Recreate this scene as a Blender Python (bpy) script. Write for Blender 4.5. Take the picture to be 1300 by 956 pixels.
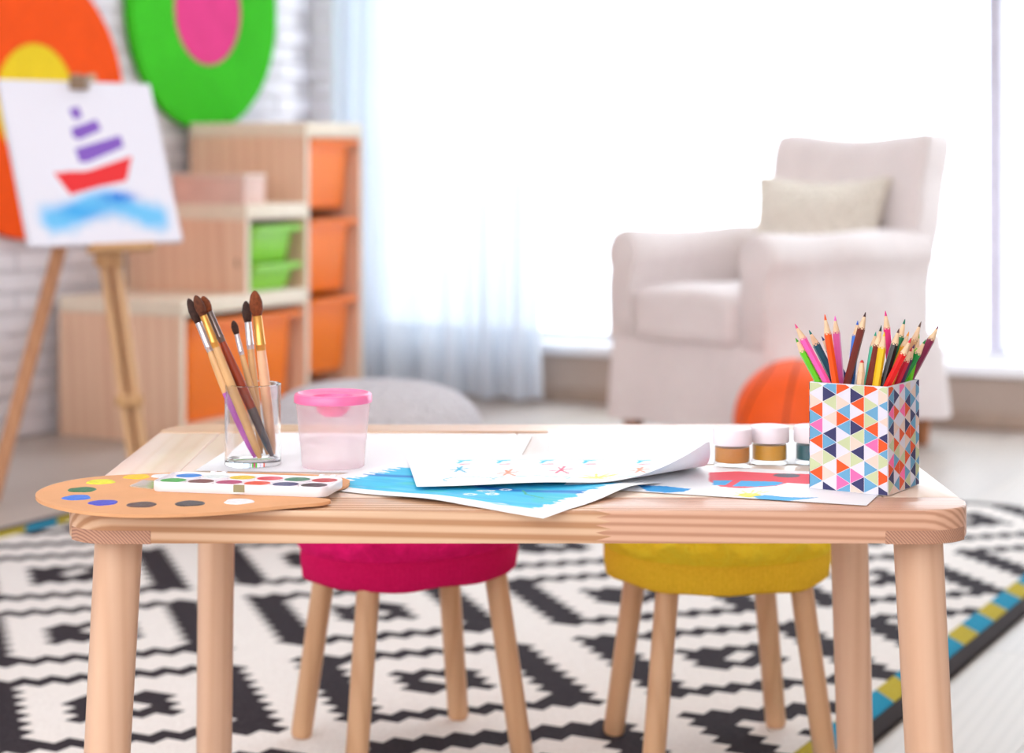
import bpy, bmesh, math, random
import numpy as np
from mathutils import Vector, Matrix
random.seed(7); np.random.seed(7)
C = bpy.context.scene.collection
PI = math.pi
for o in list(bpy.data.objects): bpy.data.objects.remove(o)

# ------------------------------------------------------------------ camera, sky, lights, exposure
F = 2516.0; H = 0.80                        # focal length in pixels of a 1300 px wide frame, eye height
cam = bpy.data.cameras.new('camera'); camo = bpy.data.objects.new('camera', cam); C.objects.link(camo)
camo.location = (0, 0, H); camo.rotation_euler = (PI/2, 0, 0)
cam.sensor_width = 36; cam.lens = 36*F/1300; cam.shift_y = -(478-199)/1300
cam.clip_start = 0.05; cam.clip_end = 100
cam.dof.use_dof = True; cam.dof.focus_distance = 1.92; cam.dof.aperture_fstop = 4.4
bpy.context.scene.camera = camo
W = bpy.data.worlds.new('sky'); bpy.context.scene.world = W; W.use_nodes = True
W.node_tree.nodes['Background'].inputs[0].default_value = (0.90, 0.955, 1.0, 1)
W.node_tree.nodes['Background'].inputs[1].default_value = 4.4
def area(name, loc, target, sx, sy, power, col):
    l = bpy.data.lights.new(name, 'AREA'); l.shape = 'RECTANGLE'; l.size = sx; l.size_y = sy
    l.energy = power; l.color = col
    o = bpy.data.objects.new(name, l); C.objects.link(o); o.location = loc
    o.rotation_euler = (Vector(target)-Vector(loc)).to_track_quat('-Z', 'Y').to_euler()
area('fill_front_left', (-1.5, -0.9, 0.85), (0.1, 2.4, 0.28), 2.2, 1.0, 29, (1.0, 0.955, 0.93))  # added fill light, set low to brighten the stools and legs
area('overhead_fill', (-0.2, 2.75, 2.5), (-0.1, 2.45, 0), 1.6, 1.2, 15, (1.0, 0.98, 0.97))  # added overhead fill to brighten the table top and papers
vs = bpy.context.scene.view_settings
vs.view_transform = 'Standard'; vs.look = 'None'; vs.gamma = 1; vs.exposure = 0.0; vs.use_curve_mapping = False

# ------------------------------------------------------------------ materials
def lin(c):
    r = []
    for v in c[:3]:
        v /= 255.0
        r.append(v/12.92 if v <= 0.04045 else ((v+0.055)/1.055)**2.4)
    return r
def rgba(c): return (*lin(c), 1)
MATS = {}
class NT:
    def __init__(s, name):
        s.m = bpy.data.materials.new(name); s.m.use_nodes = True; s.t = s.m.node_tree; s.t.nodes.clear()
        s.out = s.n('ShaderNodeOutputMaterial')
    def n(s, typ, **kw):
        x = s.t.nodes.new(typ)
        for k, v in kw.items(): setattr(x, k, v)
        return x
    def l(s, a, b): s.t.links.new(a, b)
    def math(s, op, a, b=None, c=None):
        x = s.n('ShaderNodeMath', operation=op)
        for i, v in enumerate((a, b, c)):
            if v is None: continue
            if isinstance(v, (int, float)): x.inputs[i].default_value = v
            else: s.l(v, x.inputs[i])
        return x.outputs[0]
    def mix(s, f, a, b):
        x = s.n('ShaderNodeMix', data_type='RGBA')
        for i, v in ((0, f), (6, a), (7, b)):
            if isinstance(v, (int, float)): x.inputs[i].default_value = v
            elif isinstance(v, tuple): x.inputs[i].default_value = v
            else: s.l(v, x.inputs[i])
        return x.outputs[2]
    def bsdf(s, rough=0.5, spec=0.5, col=None):
        b = s.n('ShaderNodeBsdfPrincipled'); b.inputs['Roughness'].default_value = rough
        b.inputs['Specular IOR Level'].default_value = spec
        if col is not None:
            if isinstance(col, tuple): b.inputs['Base Color'].default_value = col
            else: s.l(col, b.inputs['Base Color'])
        s.l(b.outputs[0], s.out.inputs[0]); s.b = b; return b
    def coords(s, scale=(1, 1, 1)):
        tc = s.n('ShaderNodeTexCoord'); mp = s.n('ShaderNodeMapping'); mp.inputs['Scale'].default_value = scale
        s.l(tc.outputs['Object'], mp.inputs[0]); return mp.outputs[0]
    def noise(s, vec, scale, detail=3, rough=0.5, dist=0):
        x = s.n('ShaderNodeTexNoise'); s.l(vec, x.inputs['Vector']); x.inputs['Scale'].default_value = scale
        x.inputs['Detail'].default_value = detail; x.inputs['Roughness'].default_value = rough
        x.inputs['Distortion'].default_value = dist; return x.outputs[0]
    def ramp(s, f, stops):
        x = s.n('ShaderNodeValToRGB'); e = x.color_ramp.elements
        while len(e) < len(stops): e.new(0.5)
        for i, (p, c) in enumerate(stops): e[i].position = p; e[i].color = c
        s.l(f, x.inputs[0]); return x.outputs[0]
    def bump(s, h, strength=0.3, dist=0.01):
        x = s.n('ShaderNodeBump'); x.inputs['Strength'].default_value = strength; x.inputs['Distance'].default_value = dist
        s.l(h, x.inputs['Height']); s.l(x.outputs[0], s.b.inputs['Normal'])
def mat(name, col, rough=0.5, spec=0.5, var=0.06, vscale=25, bump=0.0, bscale=200, sss=0):
    if name in MATS: return MATS[name]
    t = NT(name); v = t.coords(); n = t.noise(v, vscale, 4)
    c = rgba(col); lo = tuple(x*(1-var) for x in c[:3])+(1,); hi = tuple(min(1, x*(1+var)) for x in c[:3])+(1,)
    t.bsdf(rough, spec, t.ramp(n, [(0.3, lo), (0.7, hi)]))
    if bump: t.bump(t.noise(v, bscale, 3), bump, 0.002)
    MATS[name] = t.m; return t.m
def woodcol(t, light, dark, axis, lines, stretch, dist, contrast):
    sc = {'x': (stretch, 1, 1), 'y': (1, stretch, 1), 'z': (1, 1, stretch)}[axis]
    v = t.coords(sc)
    w = t.n('ShaderNodeTexWave', wave_type='BANDS', bands_direction='DIAGONAL')
    w.inputs['Scale'].default_value = lines; w.inputs['Distortion'].default_value = dist
    w.inputs['Detail'].default_value = 2; w.inputs['Detail Scale'].default_value = 0.6
    t.l(v, w.inputs[0])
    big = t.noise(v, 9, 3); fine = t.noise(v, 160, 4)
    f = t.math('MULTIPLY', t.math('POWER', w.outputs[1], 2.2), contrast)
    f = t.math('ADD', f, t.math('MULTIPLY', big, 0.45)); f = t.math('ADD', f, t.math('MULTIPLY', fine, 0.18))
    mid = tuple((a+b)/2 for a, b in zip(light, dark))
    return t.ramp(f, [(0.2, rgba(light)), (0.55, rgba(mid)), (1.0, rgba(dark))]), f
def wood(name, light, dark, axis='x', lines=60, stretch=0.05, dist=5, rough=0.42, contrast=0.5, knots=False):
    """pine: growth lines that run along one axis, with broad soft colour drift"""
    if name in MATS: return MATS[name]
    t = NT(name); col, f = woodcol(t, light, dark, axis, lines, stretch, dist, contrast)
    if knots:
        vo = t.n('ShaderNodeTexVoronoi'); vo.inputs['Scale'].default_value = 5.0
        t.l(t.coords({'x': (.35, 1, 1), 'y': (1, .35, 1), 'z': (1, 1, .35)}[axis]), vo.inputs[0])
        k = t.math('LESS_THAN', vo.outputs[0], 0.05)
        col = t.mix(k, col, rgba((150, 95, 60)))
    t.bsdf(rough, 0.5, col); t.bump(f, 0.06, 0.001)
    MATS[name] = t.m; return t.m
def jointed(name, A, Bm, xs):
    """two lengths of pine finger-jointed near x = xs: the grain changes along a zigzag"""
    t = NT(name); ca, fa = woodcol(t, *A); cb, fb = woodcol(t, *Bm)
    sx = t.n('ShaderNodeSeparateXYZ'); t.l(t.coords(), sx.inputs[0])
    zig = t.math('MULTIPLY', t.math('PINGPONG', t.math('ADD', sx.outputs[2], t.math('MULTIPLY', sx.outputs[1], 0.3)), 0.0034), 4.2)
    k = t.math('GREATER_THAN', t.math('ADD', sx.outputs[0], zig), xs)
    t.bsdf(0.38, 0.5, t.mix(k, ca, cb)); t.bump(t.math('ADD', fa, fb), 0.04, 0.001)
    return t.m
def paintmat(name, rough=0.6, spec=0.3):
    """colour printed or painted on the sheet, stored per vertex"""
    if name in MATS: return MATS[name]
    t = NT(name); a = t.n('ShaderNodeAttribute', attribute_name='paint')
    t.bsdf(rough, spec, a.outputs[0]); t.bump(t.noise(t.coords(), 900, 2), 0.03, 0.0005)
    MATS[name] = t.m; return t.m
def clear(name, tint=(255, 255, 255), refl=0.9, ior=1.45, haze=0.0, hazecol=(255, 255, 255)):
    if name in MATS: return MATS[name]
    t = NT(name); tr = t.n('ShaderNodeBsdfTransparent'); tr.inputs[0].default_value = rgba(tint)
    gl = t.n('ShaderNodeBsdfGlossy'); gl.inputs['Roughness'].default_value = 0.03
    fr = t.n('ShaderNodeLayerWeight'); fr.inputs[0].default_value = 0.5; f0 = ((ior-1)/(ior+1))**2
    sch = t.math('MULTIPLY_ADD', t.math('POWER', fr.outputs[1], 5.0), 1-f0, f0)
    mx = t.n('ShaderNodeMixShader'); t.l(t.math('MULTIPLY', sch, refl), mx.inputs[0])
    base = tr.outputs[0]
    if haze:
        df = t.n('ShaderNodeBsdfDiffuse'); df.inputs[0].default_value = rgba(hazecol)
        tl = t.n('ShaderNodeBsdfTranslucent'); tl.inputs[0].default_value = rgba(hazecol)
        m1 = t.n('ShaderNodeMixShader'); m1.inputs[0].default_value = 0.7
        t.l(df.outputs[0], m1.inputs[1]); t.l(tl.outputs[0], m1.inputs[2])
        m2 = t.n('ShaderNodeMixShader'); m2.inputs[0].default_value = haze
        t.l(base, m2.inputs[1]); t.l(m1.outputs[0], m2.inputs[2]); base = m2.outputs[0]
    t.l(base, mx.inputs[1]); t.l(gl.outputs[0], mx.inputs[2]); t.l(mx.outputs[0], t.out.inputs[0])
    MATS[name] = t.m; return t.m

# ------------------------------------------------------------------ mesh helpers
def B(): return bmesh.new()
def merge(bm, tmp):
    me = bpy.data.meshes.new('tmp'); tmp.to_mesh(me); tmp.free(); bm.from_mesh(me); bpy.data.meshes.remove(me)
def box(bm, x0, x1, y0, y1, z0, z1, bevel=0, seg=2):
    t = bmesh.new(); bmesh.ops.create_cube(t, size=1)
    for v in t.verts: v.co = Vector(((x0+x1)/2+v.co.x*(x1-x0), (y0+y1)/2+v.co.y*(y1-y0), (z0+z1)/2+v.co.z*(z1-z0)))
    if bevel: bmesh.ops.bevel(t, geom=t.edges[:], offset=bevel, segments=seg, affect='EDGES', profile=0.5)
    merge(bm, t); return bm
def raw(bm, verts, faces):
    vs_ = [bm.verts.new(v) for v in verts]
    for f in faces:
        try: bm.faces.new([vs_[i] for i in f])
        except ValueError: pass
    return vs_
def loft(bm, rings, cap0=True, cap1=True, closed=False):
    """rings: lists of equally many points"""
    n = len(rings[0]); vs_ = [[bm.verts.new(p) for p in r] for r in rings]
    m = len(rings)
    for i in range(m if closed else m-1):
        a, b = vs_[i], vs_[(i+1) % m]
        for j in range(n):
            k = (j+1) % n
            bm.faces.new((a[j], a[k], b[k], b[j]))
    if not closed:
        if cap0: bm.faces.new(vs_[0][::-1])
        if cap1: bm.faces.new(vs_[-1])
    return bm
def circ(x, y, z, r, n, ph=0): return [(x+r*math.cos(2*PI*i/n+ph), y+r*math.sin(2*PI*i/n+ph), z) for i in range(n)]
def lathe(bm, prof, n=32, x=0, y=0, cap0=True, cap1=True, closed=False):
    return loft(bm, [circ(x, y, z, max(r, 1e-5), n) for r, z in prof], cap0, cap1, closed)
def rod(bm, pts, radii, n=12, flat=1.0):
    """tapering round bar along pts"""
    rings = []; pts = [Vector(p) for p in pts]
    for i, p in enumerate(pts):
        d = (pts[min(i+1, len(pts)-1)]-pts[max(i-1, 0)]).normalized()
        u = d.cross(Vector((0, 1, 0.01))).normalized(); w = u.cross(d).normalized()
        r = radii[i] if not isinstance(radii, (int, float)) else radii
        rings.append([tuple(p+u*(r*math.cos(2*PI*k/n))+w*(r*flat*math.sin(2*PI*k/n))) for k in range(n)])
    return loft(bm, rings)
def bar(bm, p, q, w, t, side=None):
    """rectangular bar from p to q, width w along side, thickness t"""
    p, q = Vector(p), Vector(q); d = (q-p).normalized()
    u = Vector(side) if side else d.cross(Vector((0, 1, 0)))
    u = (u-d*u.dot(d)).normalized(); v = d.cross(u)
    return loft(bm, [[tuple(c+u*sx*w/2+v*sy*t/2) for sx, sy in ((-1, -1), (1, -1), (1, 1), (-1, 1))] for c in (p, q)])
def prism(bm, poly, z0, z1, bevel=0, seg=2):
    t = bmesh.new(); loft(t, [[(x, y, z0) for x, y in poly], [(x, y, z1) for x, y in poly]])
    if bevel:
        ed = [e for e in t.edges if abs(e.verts[0].co.z-e.verts[1].co.z) < 1e-7]
        bmesh.ops.bevel(t, geom=ed, offset=bevel, segments=seg, affect='EDGES', profile=0.5)
    merge(bm, t); return bm
def rbox(bm, sx, sy, sz, r, n=10, fn=None, off=(0, 0, 0)):
    """soft rounded box (cushion): subdivided cube pulled to a rounded box, then shaped by fn"""
    t = bmesh.new(); bmesh.ops.create_cube(t, size=2)
    bmesh.ops.subdivide_edges(t, edges=t.edges[:], cuts=n, use_grid_fill=True)
    h = Vector((sx/2, sy/2, sz/2)); rr = min(r, sx/2, sy/2, sz/2)
    for v in t.verts:
        p = Vector((v.co.x*h.x, v.co.y*h.y, v.co.z*h.z))
        q = Vector([max(-(h[i]-rr), min(h[i]-rr, p[i])) for i in range(3)])
        d = p-q
        if d.length > 1e-9:
            m = max(abs(d[i]) for i in range(3)); p = q+d.normalized()*min(rr, m if m < rr else rr)
        if fn: p = Vector(fn(p))
        v.co = p+Vector(off)
    merge(bm, t); return bm
def vnoise(x, y, s=0):
    xi, yi = np.floor(x), np.floor(y); fx, fy = x-xi, y-yi
    def h(a, b): return np.modf(np.abs(np.sin(a*127.1+b*311.7+s*74.7)*43758.5453))[0]
    fx = fx*fx*(3-2*fx); fy = fy*fy*(3-2*fy)
    return (h(xi, yi)*(1-fx)+h(xi+1, yi)*fx)*(1-fy)+(h(xi, yi+1)*(1-fx)+h(xi+1, yi+1)*fx)*fy
def finish(bm, ang=35):
    bmesh.ops.recalc_face_normals(bm, faces=bm.faces[:]); a = math.radians(ang)
    for f in bm.faces: f.smooth = True
    for e in bm.edges:
        if len(e.link_faces) == 2 and e.calc_face_angle(0) > a: e.smooth = False
def obj(name, bm, m, parent=None, loc=(0, 0, 0), rot=(0, 0, 0), label=None, ang=35, kind=None):
    finish(bm, ang); me = bpy.data.meshes.new(name); bm.to_mesh(me); bm.free()
    for x in (m if isinstance(m, (list, tuple)) else [m]): me.materials.append(x)
    o = bpy.data.objects.new(name, me); C.objects.link(o); o.location = loc; o.rotation_euler = rot
    if parent: o.parent = parent
    if label: o['label'] = label
    if kind: o['kind'] = kind
    return o
def link(name, me, parent=None, loc=(0, 0, 0), rot=(0, 0, 0)):
    o = bpy.data.objects.new(name, me); C.objects.link(o); o.location = loc; o.rotation_euler = rot
    if parent: o.parent = parent
    return o
def tag(o, label, cat, group=None):
    o['label'] = label; o['category'] = cat
    if group: o['group'] = group
    return o
def thing(name, label, cat, loc=(0, 0, 0), rz=0, group=None):
    o = bpy.data.objects.new(name, None); C.objects.link(o); o.empty_display_size = 0.05
    o.location = loc; o.rotation_euler = (0, 0, rz); return tag(o, label, cat, group)
def structure(name, bm, m, parent=None):
    o = obj(name, bm, m, parent)
    if not parent: o['kind'] = 'structure'; o.rotation_euler = (0, 0, ROOM)
    return o
def mblock(name, me_bm, m):
    finish(me_bm); me = bpy.data.meshes.new(name); me_bm.to_mesh(me); me_bm.free(); me.materials.append(m); return me

# ------------------------------------------------------------------ room: local x runs along the window wall, local y towards it
ROOM = math.radians(-28); EA = Vector((math.cos(ROOM), math.sin(ROOM), 0)); EB = Vector((-math.sin(ROOM), math.cos(ROOM), 0))
def room(a, b, z=0): return EA*a+EB*b+Vector((0, 0, z))
WL, WB, WR, FRONT, CEIL = -3.88, 5.80, 2.6, -1.3, 2.6
M_brick = mat('white_brick_paint', (230, 224, 228), 0.6, 0.3, 0.03, 8, 0.35, 60)
M_mortar = mat('brick_mortar', (214, 208, 210), 0.8, 0.2, 0.05, 20)
M_plaster = mat('white_plaster', (232, 226, 222), 0.7, 0.2, 0.02, 3)
M_taupe = mat('taupe_wall_paint', (178, 160, 148), 0.6, 0.3, 0.03, 6)
M_whitef = mat('white_window_paint', (236, 236, 240), 0.35, 0.5, 0.02)
M_plank = []
for i, c in enumerate(((188, 176, 167), (181, 169, 160), (194, 183, 175), (184, 171, 160))):
    M_plank.append(wood('greige_laminate_%d' % i, c, tuple(x-20 for x in c), 'y', 30, 0.06, 4, 0.42, 0.25))
bm = B(); box(bm, WL-0.1, WR+0.1, FRONT, WB+0.1, -0.06, -0.012); fl = structure('floor', bm, mat('floor_underlay', (120, 108, 98), 0.8))
pm = []
for i in range(4):
    b_ = B(); box(b_, 0.0006, 0.1894, 0.0006, 1.1994, -0.012, 0); pm.append(mblock('plank', b_, M_plank[i]))
na = int((WR-WL)/0.19)+1
for i in range(na):
    off = random.choice((0, 0.3, 0.6, 0.9))
    for k in range(-1, 7):
        y0 = FRONT+k*1.2+off
        if y0 < FRONT-0.3 or y0+1.2 > WB+0.09: 
            if y0 >= WB-0.01 or y0+1.2 <= FRONT: continue
            b_ = B(); box(b_, 0.0006, 0.1894, max(y0, FRONT)-y0, min(y0+1.2, WB)-y0-0.0006, -0.012, 0)
            obj('plank', b_, M_plank[(i+k) % 4], fl, (WL+i*0.19, y0, 0)); continue
        link('plank', random.choice(pm), fl, (WL+i*0.19, y0, 0))
# left wall: painted bricks, each laid singly where the photograph shows them
bm = B(); box(bm, WL-0.12, WL-0.006, FRONT, WB+0.1, 0, CEIL); wl = structure('wall_left', bm, M_mortar)
BL, BH, J = 0.208, 0.053, 0.006
bvar = []
for i in range(5):
    b_ = B(); t = bmesh.new(); bmesh.ops.create_cube(t, size=1)
    for v in t.verts:
        v.co = Vector((v.co.x*0.013-0.0025, v.co.y*BL, v.co.z*BH))
        v.co += Vector((random.uniform(-.0016, .0016), random.uniform(-.002, .002), random.uniform(-.0015, .0015)))
    fr = [e for e in t.edges if all(v.co.x > 0 for v in e.verts)]
    bmesh.ops.bevel(t, geom=fr, offset=0.004, segments=1, affect='EDGES'); merge(b_, t)
    bvar.append(mblock('brick', b_, M_brick))
field = B()
for r in range(int(CEIL/(BH+J))):
    z = r*(BH+J)+BH/2+0.004
    y = WB-BL/2-0.004-(0.107 if r % 2 else 0)
    while y > FRONT+0.12:
        if y > 4.05 and z < 1.38: link('brick', random.choice(bvar), wl, (WL+random.uniform(-.0015, .0015), y, z))
        else: box(field, WL-0.01, WL+0.006, y-BL/2, y+BL/2, z-BH/2, z+BH/2)
        y -= BL+J
obj('brick_field', field, M_brick, wl, kind='stuff')
BRICK_STRIP = [r*(BH+J)+BH/2+0.004 for r in range(27)]
# window wall
W0, W1, SILL, HEAD = -3.74, 0.6, 0.17, 2.46
bm = B(); box(bm, WL, WR, WB-0.006, WB+0.2, 0.0, SILL-0.014); structure('trim_1', bm, M_taupe)
bm = B(); box(bm, WL-0.1, W0, WB, WB+0.2, SILL-0.014, CEIL)
box(bm, W1, WR, WB, WB+0.2, SILL-0.014, CEIL); box(bm, W0, W1, WB, WB+0.2, HEAD, CEIL)
wbk = structure('wall_back', bm, M_plaster)
b_ = B(); box(b_, 0.004, W0-WL-0.004, -0.008, 0.002, -BH/2, BH/2, 0.002); me = mblock('brick', b_, M_brick)
for z in BRICK_STRIP:
    if z > SILL+0.03: link('brick', me, wbk, (WL, WB, z))
bm = B(); box(bm, WL, WR, WB-0.02, WB-0.006, 0, 0.05, 0.004); structure('baseboard_back', bm, mat('baseboard_oak', (168, 146, 130), 0.5))
bm = B(); box(bm, WR, WR+0.1, FRONT, WB+0.1, 0, CEIL); structure('wall_right', bm, M_plaster)  # unseen wall, added to keep light from coming in on the right
bm = B(); box(bm, WL-0.1, WR+0.1, FRONT-0.1, FRONT, 0, 0.85); box(bm, WL-0.1, WR+0.1, FRONT-0.1, FRONT, 2.45, CEIL); box(bm, WL-0.1, WL+0.5, FRONT-0.1, FRONT, 0.85, 2.45); box(bm, WR-0.7, WR+0.1, FRONT-0.1, FRONT, 0.85, 2.45); structure('wall_front', bm, M_plaster)  # unseen wall behind the camera, its opening shaped to cut front light
bm = B(); box(bm, WL-0.1, WR+0.1, FRONT, WB+0.2, CEIL, CEIL+0.1); structure('ceiling', bm, M_plaster)
bm = B(); box(bm, W0, W1, WB+0.09, WB+0.15, SILL, SILL+0.05, 0.006); box(bm, W0, W1, WB+0.09, WB+0.15, HEAD-0.06, HEAD, 0.006)
box(bm, W0, W0+0.06, WB+0.09, WB+0.15, SILL, HEAD, 0.006); box(bm, W1-0.06, W1, WB+0.09, WB+0.15, SILL, HEAD, 0.006)
win = structure('window_1', bm, M_whitef)
for x in (-1.50,):
    b_ = B(); box(b_, x-0.022, x+0.022, WB+0.075, WB+0.16, SILL+0.05, HEAD-0.06, 0.006); obj('mullion', b_, mat('mullion_paint', (206, 202, 218), 0.4), win)
M_pane = clear('window_glass', (250, 253, 255), 0.6)
for x0, x1 in ((W0+0.06, -1.518), (-1.482, W1-0.06)):
    b_ = B(); box(b_, x0, x1, WB+0.117, WB+0.123, SILL+0.05, HEAD-0.06); obj('pane', b_, M_pane, win)
b_ = B(); box(b_, W0-0.04, W1+0.04, WB-0.035, WB+0.2, SILL-0.014, SILL+0.022, 0.005); obj('sill', b_, M_whitef, win)

# sheer curtain
def curtain(name, a0, a1, b, label):
    t = NT('sheer_curtain'); tl = t.n('ShaderNodeBsdfTranslucent'); tl.inputs[0].default_value = rgba((196, 205, 216))
    df = t.n('ShaderNodeBsdfDiffuse'); df.inputs[0].default_value = rgba((238, 240, 246)); tr = t.n('ShaderNodeBsdfTransparent')
    weave = t.noise(t.coords((900, 900, 900)), 1.0, 1)
    m1 = t.n('ShaderNodeMixShader'); m1.inputs[0].default_value = 0.5; t.l(df.outputs[0], m1.inputs[1]); t.l(tl.outputs[0], m1.inputs[2])
    m2 = t.n('ShaderNodeMixShader'); t.l(t.math('MULTIPLY_ADD', weave, 0.14, 0.02), m2.inputs[0])
    t.l(m1.outputs[0], m2.inputs[1]); t.l(tr.outputs[0], m2.inputs[2]); t.l(m2.outputs[0], t.out.inputs[0])
    root = thing(name, label, 'curtain', room((a0+a1)/2, b), ROOM)
    bm = B(); nx, nz = 220, 26; w = a1-a0; zt = 2.5
    grid = []
    for j in range(nz+1):
        z = 0.022+(zt-0.022)*j/nz; k = 0.55+0.45*(1-j/nz); row = []
        for i in range(nx+1):
            u = i/nx; ph = 2*PI*(u*10.5+0.5*math.sin(u*7)+0.16*math.sin(z*1.6+u*9))
            y = 0.038*k*math.sin(ph)+0.012*math.sin(ph*0.47+1+z)
            row.append(bm.verts.new(((u-0.5)*w+0.012*math.cos(ph), y, z+0.006*math.sin(ph*0.5))))
        grid.append(row)
    for j in range(nz):
        for i in range(nx): bm.faces.new((grid[j][i], grid[j][i+1], grid[j+1][i+1], grid[j+1][i]))
    obj('curtain_cloth', bm, t.m, root, ang=180)
    b_ = B(); rod(b_, [(-w/2-0.06, 0, 2.53), (w/2+0.06, 0, 2.53)], 0.013); obj('curtain_rail', b_, M_whitef, root)
curtain('sheer_curtain', -3.70, -2.90, 5.66, 'sheer white curtain gathered in folds, hanging between the stepped shelf and the bright window')

# ------------------------------------------------------------------ woven rug
RA0, RA1, RB0, RB1 = -2.87, -0.905, 1.55, 4.51
def rug_mat():
    t = NT('rug_weave'); v = t.coords(); sx = t.n('ShaderNodeSeparateXYZ'); t.l(v, sx.inputs[0])
    st = 0.030
    def q(s, o): return t.math('MULTIPLY', t.math('ADD', t.math('FLOOR', t.math('DIVIDE', t.math('ADD', s, o), st)), 0.5), st)
    a = q(sx.outputs[0], (RA0+RA1)/2); b = q(sx.outputs[1], (RB0+RB1)/2)
    p = t.math('MULTIPLY', t.math('ADD', a, b), 0.70711); qq = t.math('MULTIPLY', t.math('SUBTRACT', b, a), 0.70711)
    x1 = t.math('PINGPONG', t.math('SUBTRACT', p, 0.539-4.76), 0.238); y1 = t.math('PINGPONG', t.math('SUBTRACT', qq, 3.603-4.75), 0.2375)
    inner = t.math('MULTIPLY', t.math('GREATER_THAN', x1, 0.040), t.math('GREATER_THAN', y1, 0.043))
    edge = t.math('MAXIMUM', t.math('LESS_THAN', x1, 0.103), t.math('LESS_THAN', y1, 0.087))
    dd = t.math('MAXIMUM', t.math('SUBTRACT', 0.238, x1), t.math('SUBTRACT', 0.2375, y1))
    cen = t.math('MULTIPLY', t.math('LESS_THAN', dd, 0.068), t.math('GREATER_THAN', dd, 0.022))
    blk = t.math('MULTIPLY', inner, t.math('MAXIMUM', edge, cen))
    n = t.noise(v, 260, 3)
    w_ = t.ramp(n, [(0.3, rgba((222, 213, 207))), (0.7, rgba((240, 233, 228)))]); k_ = t.ramp(n, [(0.3, rgba((40, 35, 40))), (0.7, rgba((66, 58, 62)))])
    t.bsdf(0.9, 0.1, t.mix(blk, w_, k_)); t.bump(n, 0.5, 0.003)
    return t.m
def border_mat():
    t = NT('rug_border'); v = t.coords(); sx = t.n('ShaderNodeSeparateXYZ'); t.l(v, sx.inputs[0])
    s = t.math('ADD', sx.outputs[1], t.math('MULTIPLY', sx.outputs[0], 1.2))
    f = t.math('PINGPONG', s, 0.095); f = t.math('GREATER_THAN', f, 0.05)
    n = t.noise(v, 300, 3)
    t.bsdf(0.9, 0.1, t.mix(f, t.ramp(n, [(0.3, rgba((20, 120, 150))), (0.7, rgba((40, 150, 185)))]), t.ramp(n, [(0.3, rgba((165, 145, 40))), (0.7, rgba((195, 175, 60)))])))
    t.bump(n, 0.6, 0.003); return t.m
rug = thing('rug', 'black and cream geometric woven rug with teal and mustard striped edges, under the table', 'rug', room((RA0+RA1)/2, (RB0+RB1)/2), ROOM)
hw, hl = (RA1-RA0)/2, (RB1-RB0)/2
b_ = B(); box(b_, -hw, hw, -hl, hl, 0.001, 0.009, 0.002); obj('rug_field', b_, rug_mat(), rug)
MBd = border_mat(); MBk = mat('rug_binding_shadow', (52, 44, 44), 0.9, 0.1)
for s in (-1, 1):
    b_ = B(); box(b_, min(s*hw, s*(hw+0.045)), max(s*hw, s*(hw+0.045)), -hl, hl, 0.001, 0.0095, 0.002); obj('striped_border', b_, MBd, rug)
    b_ = B(); box(b_, min(s*(hw+0.045), s*(hw+0.075)), max(s*(hw+0.045), s*(hw+0.075)), -hl, hl, 0.001, 0.009, 0.002); obj('binding_with_shadow', b_, MBk, rug)  # dark binding, widened so its colour includes the shadow along the rug edge

# ------------------------------------------------------------------ round wall panels
def wall_disc(b, z, R, r, c_out, c_in, label):
    root = thing('round_wall_panel', label, 'wall decoration', room(WL+0.012, b, z), ROOM, 'round panels on the brick wall')
    def disc(r0, r1, x0, x1):
        bm = B(); n = 96; e = 0.004
        prof = [(r1, x0), (r1, x1-e), (r1-e, x1), (r0, x1), (r0, x0)] if r0 else [(0, x0), (r1, x0), (r1, x1-e), (r1-e, x1), (0, x1)]
        rings = [[(x, rr*math.cos(2*PI*i/n), rr*math.sin(2*PI*i/n)) for i in range(n)] for rr, x in [(max(a_, 1e-5), x_) for a_, x_ in prof]]
        loft(bm, rings, False, False, True); bmesh.ops.remove_doubles(bm, verts=bm.verts[:], dist=1e-4); return bm
    obj('outer_ring', disc(r, R, 0, 0.03), c_out, root); obj('inner_disc', disc(0, r-0.001, 0, 0.032), c_in, root)
felt = lambda n, c: mat(n, c, 0.8, 0.15, 0.05, 12, 0.2, 400)
wall_disc(4.337, 0.955, 0.392, 0.168, felt('felt_orange', (246, 84, 20)), felt('felt_yellow', (240, 205, 40)), 'round orange wall panel with a yellow centre on the white brick wall behind the easel')
wall_disc(5.147, 1.268, 0.384, 0.176, felt('felt_green', (66, 196, 36)), felt('felt_magenta', (236, 70, 138)), 'round green wall panel with a pink centre on the white brick wall above the shelf')

# ------------------------------------------------------------------ stepped shelf with pull-out bins
SX, SY = -3.392, 4.426
M_pine = wood('shelf_pine', (242, 204, 174), (220, 168, 138), 'z', 14, 0.05, 5, 0.5, 0.35, True)
M_pineedge = mat('shelf_pine_edge', (238, 222, 200), 0.5, 0.4, 0.03)
M_pineY = wood('shelf_pine_boards', (240, 208, 180), (222, 178, 148), 'y', 14, 0.07, 6, 0.5, 0.3)
shelf = thing('stepped_shelf', 'stepped pine storage shelf in three rising columns against the white brick wall', 'shelf', room(SX, SY), ROOM)
def panel(y0, z0, z1):
    b_ = B(); box(b_, -0.44, -0.002, y0, y0+0.018, z0, z1, 0.002); obj('side_panel', b_, M_pine, shelf)
    b_ = B(); box(b_, -0.002, 0.0, y0, y0+0.018, z0, z1); obj('edge_strip', b_, M_pineedge, shelf)
Z1, Z2, Z3 = 0.40, 0.66, 0.906
panel(0.0, 0, Z1-0.045); panel(0.305, Z1, Z2-0.045); panel(0.615, 0, Z3-0.045); panel(0.922, 0, Z3-0.045)
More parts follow.
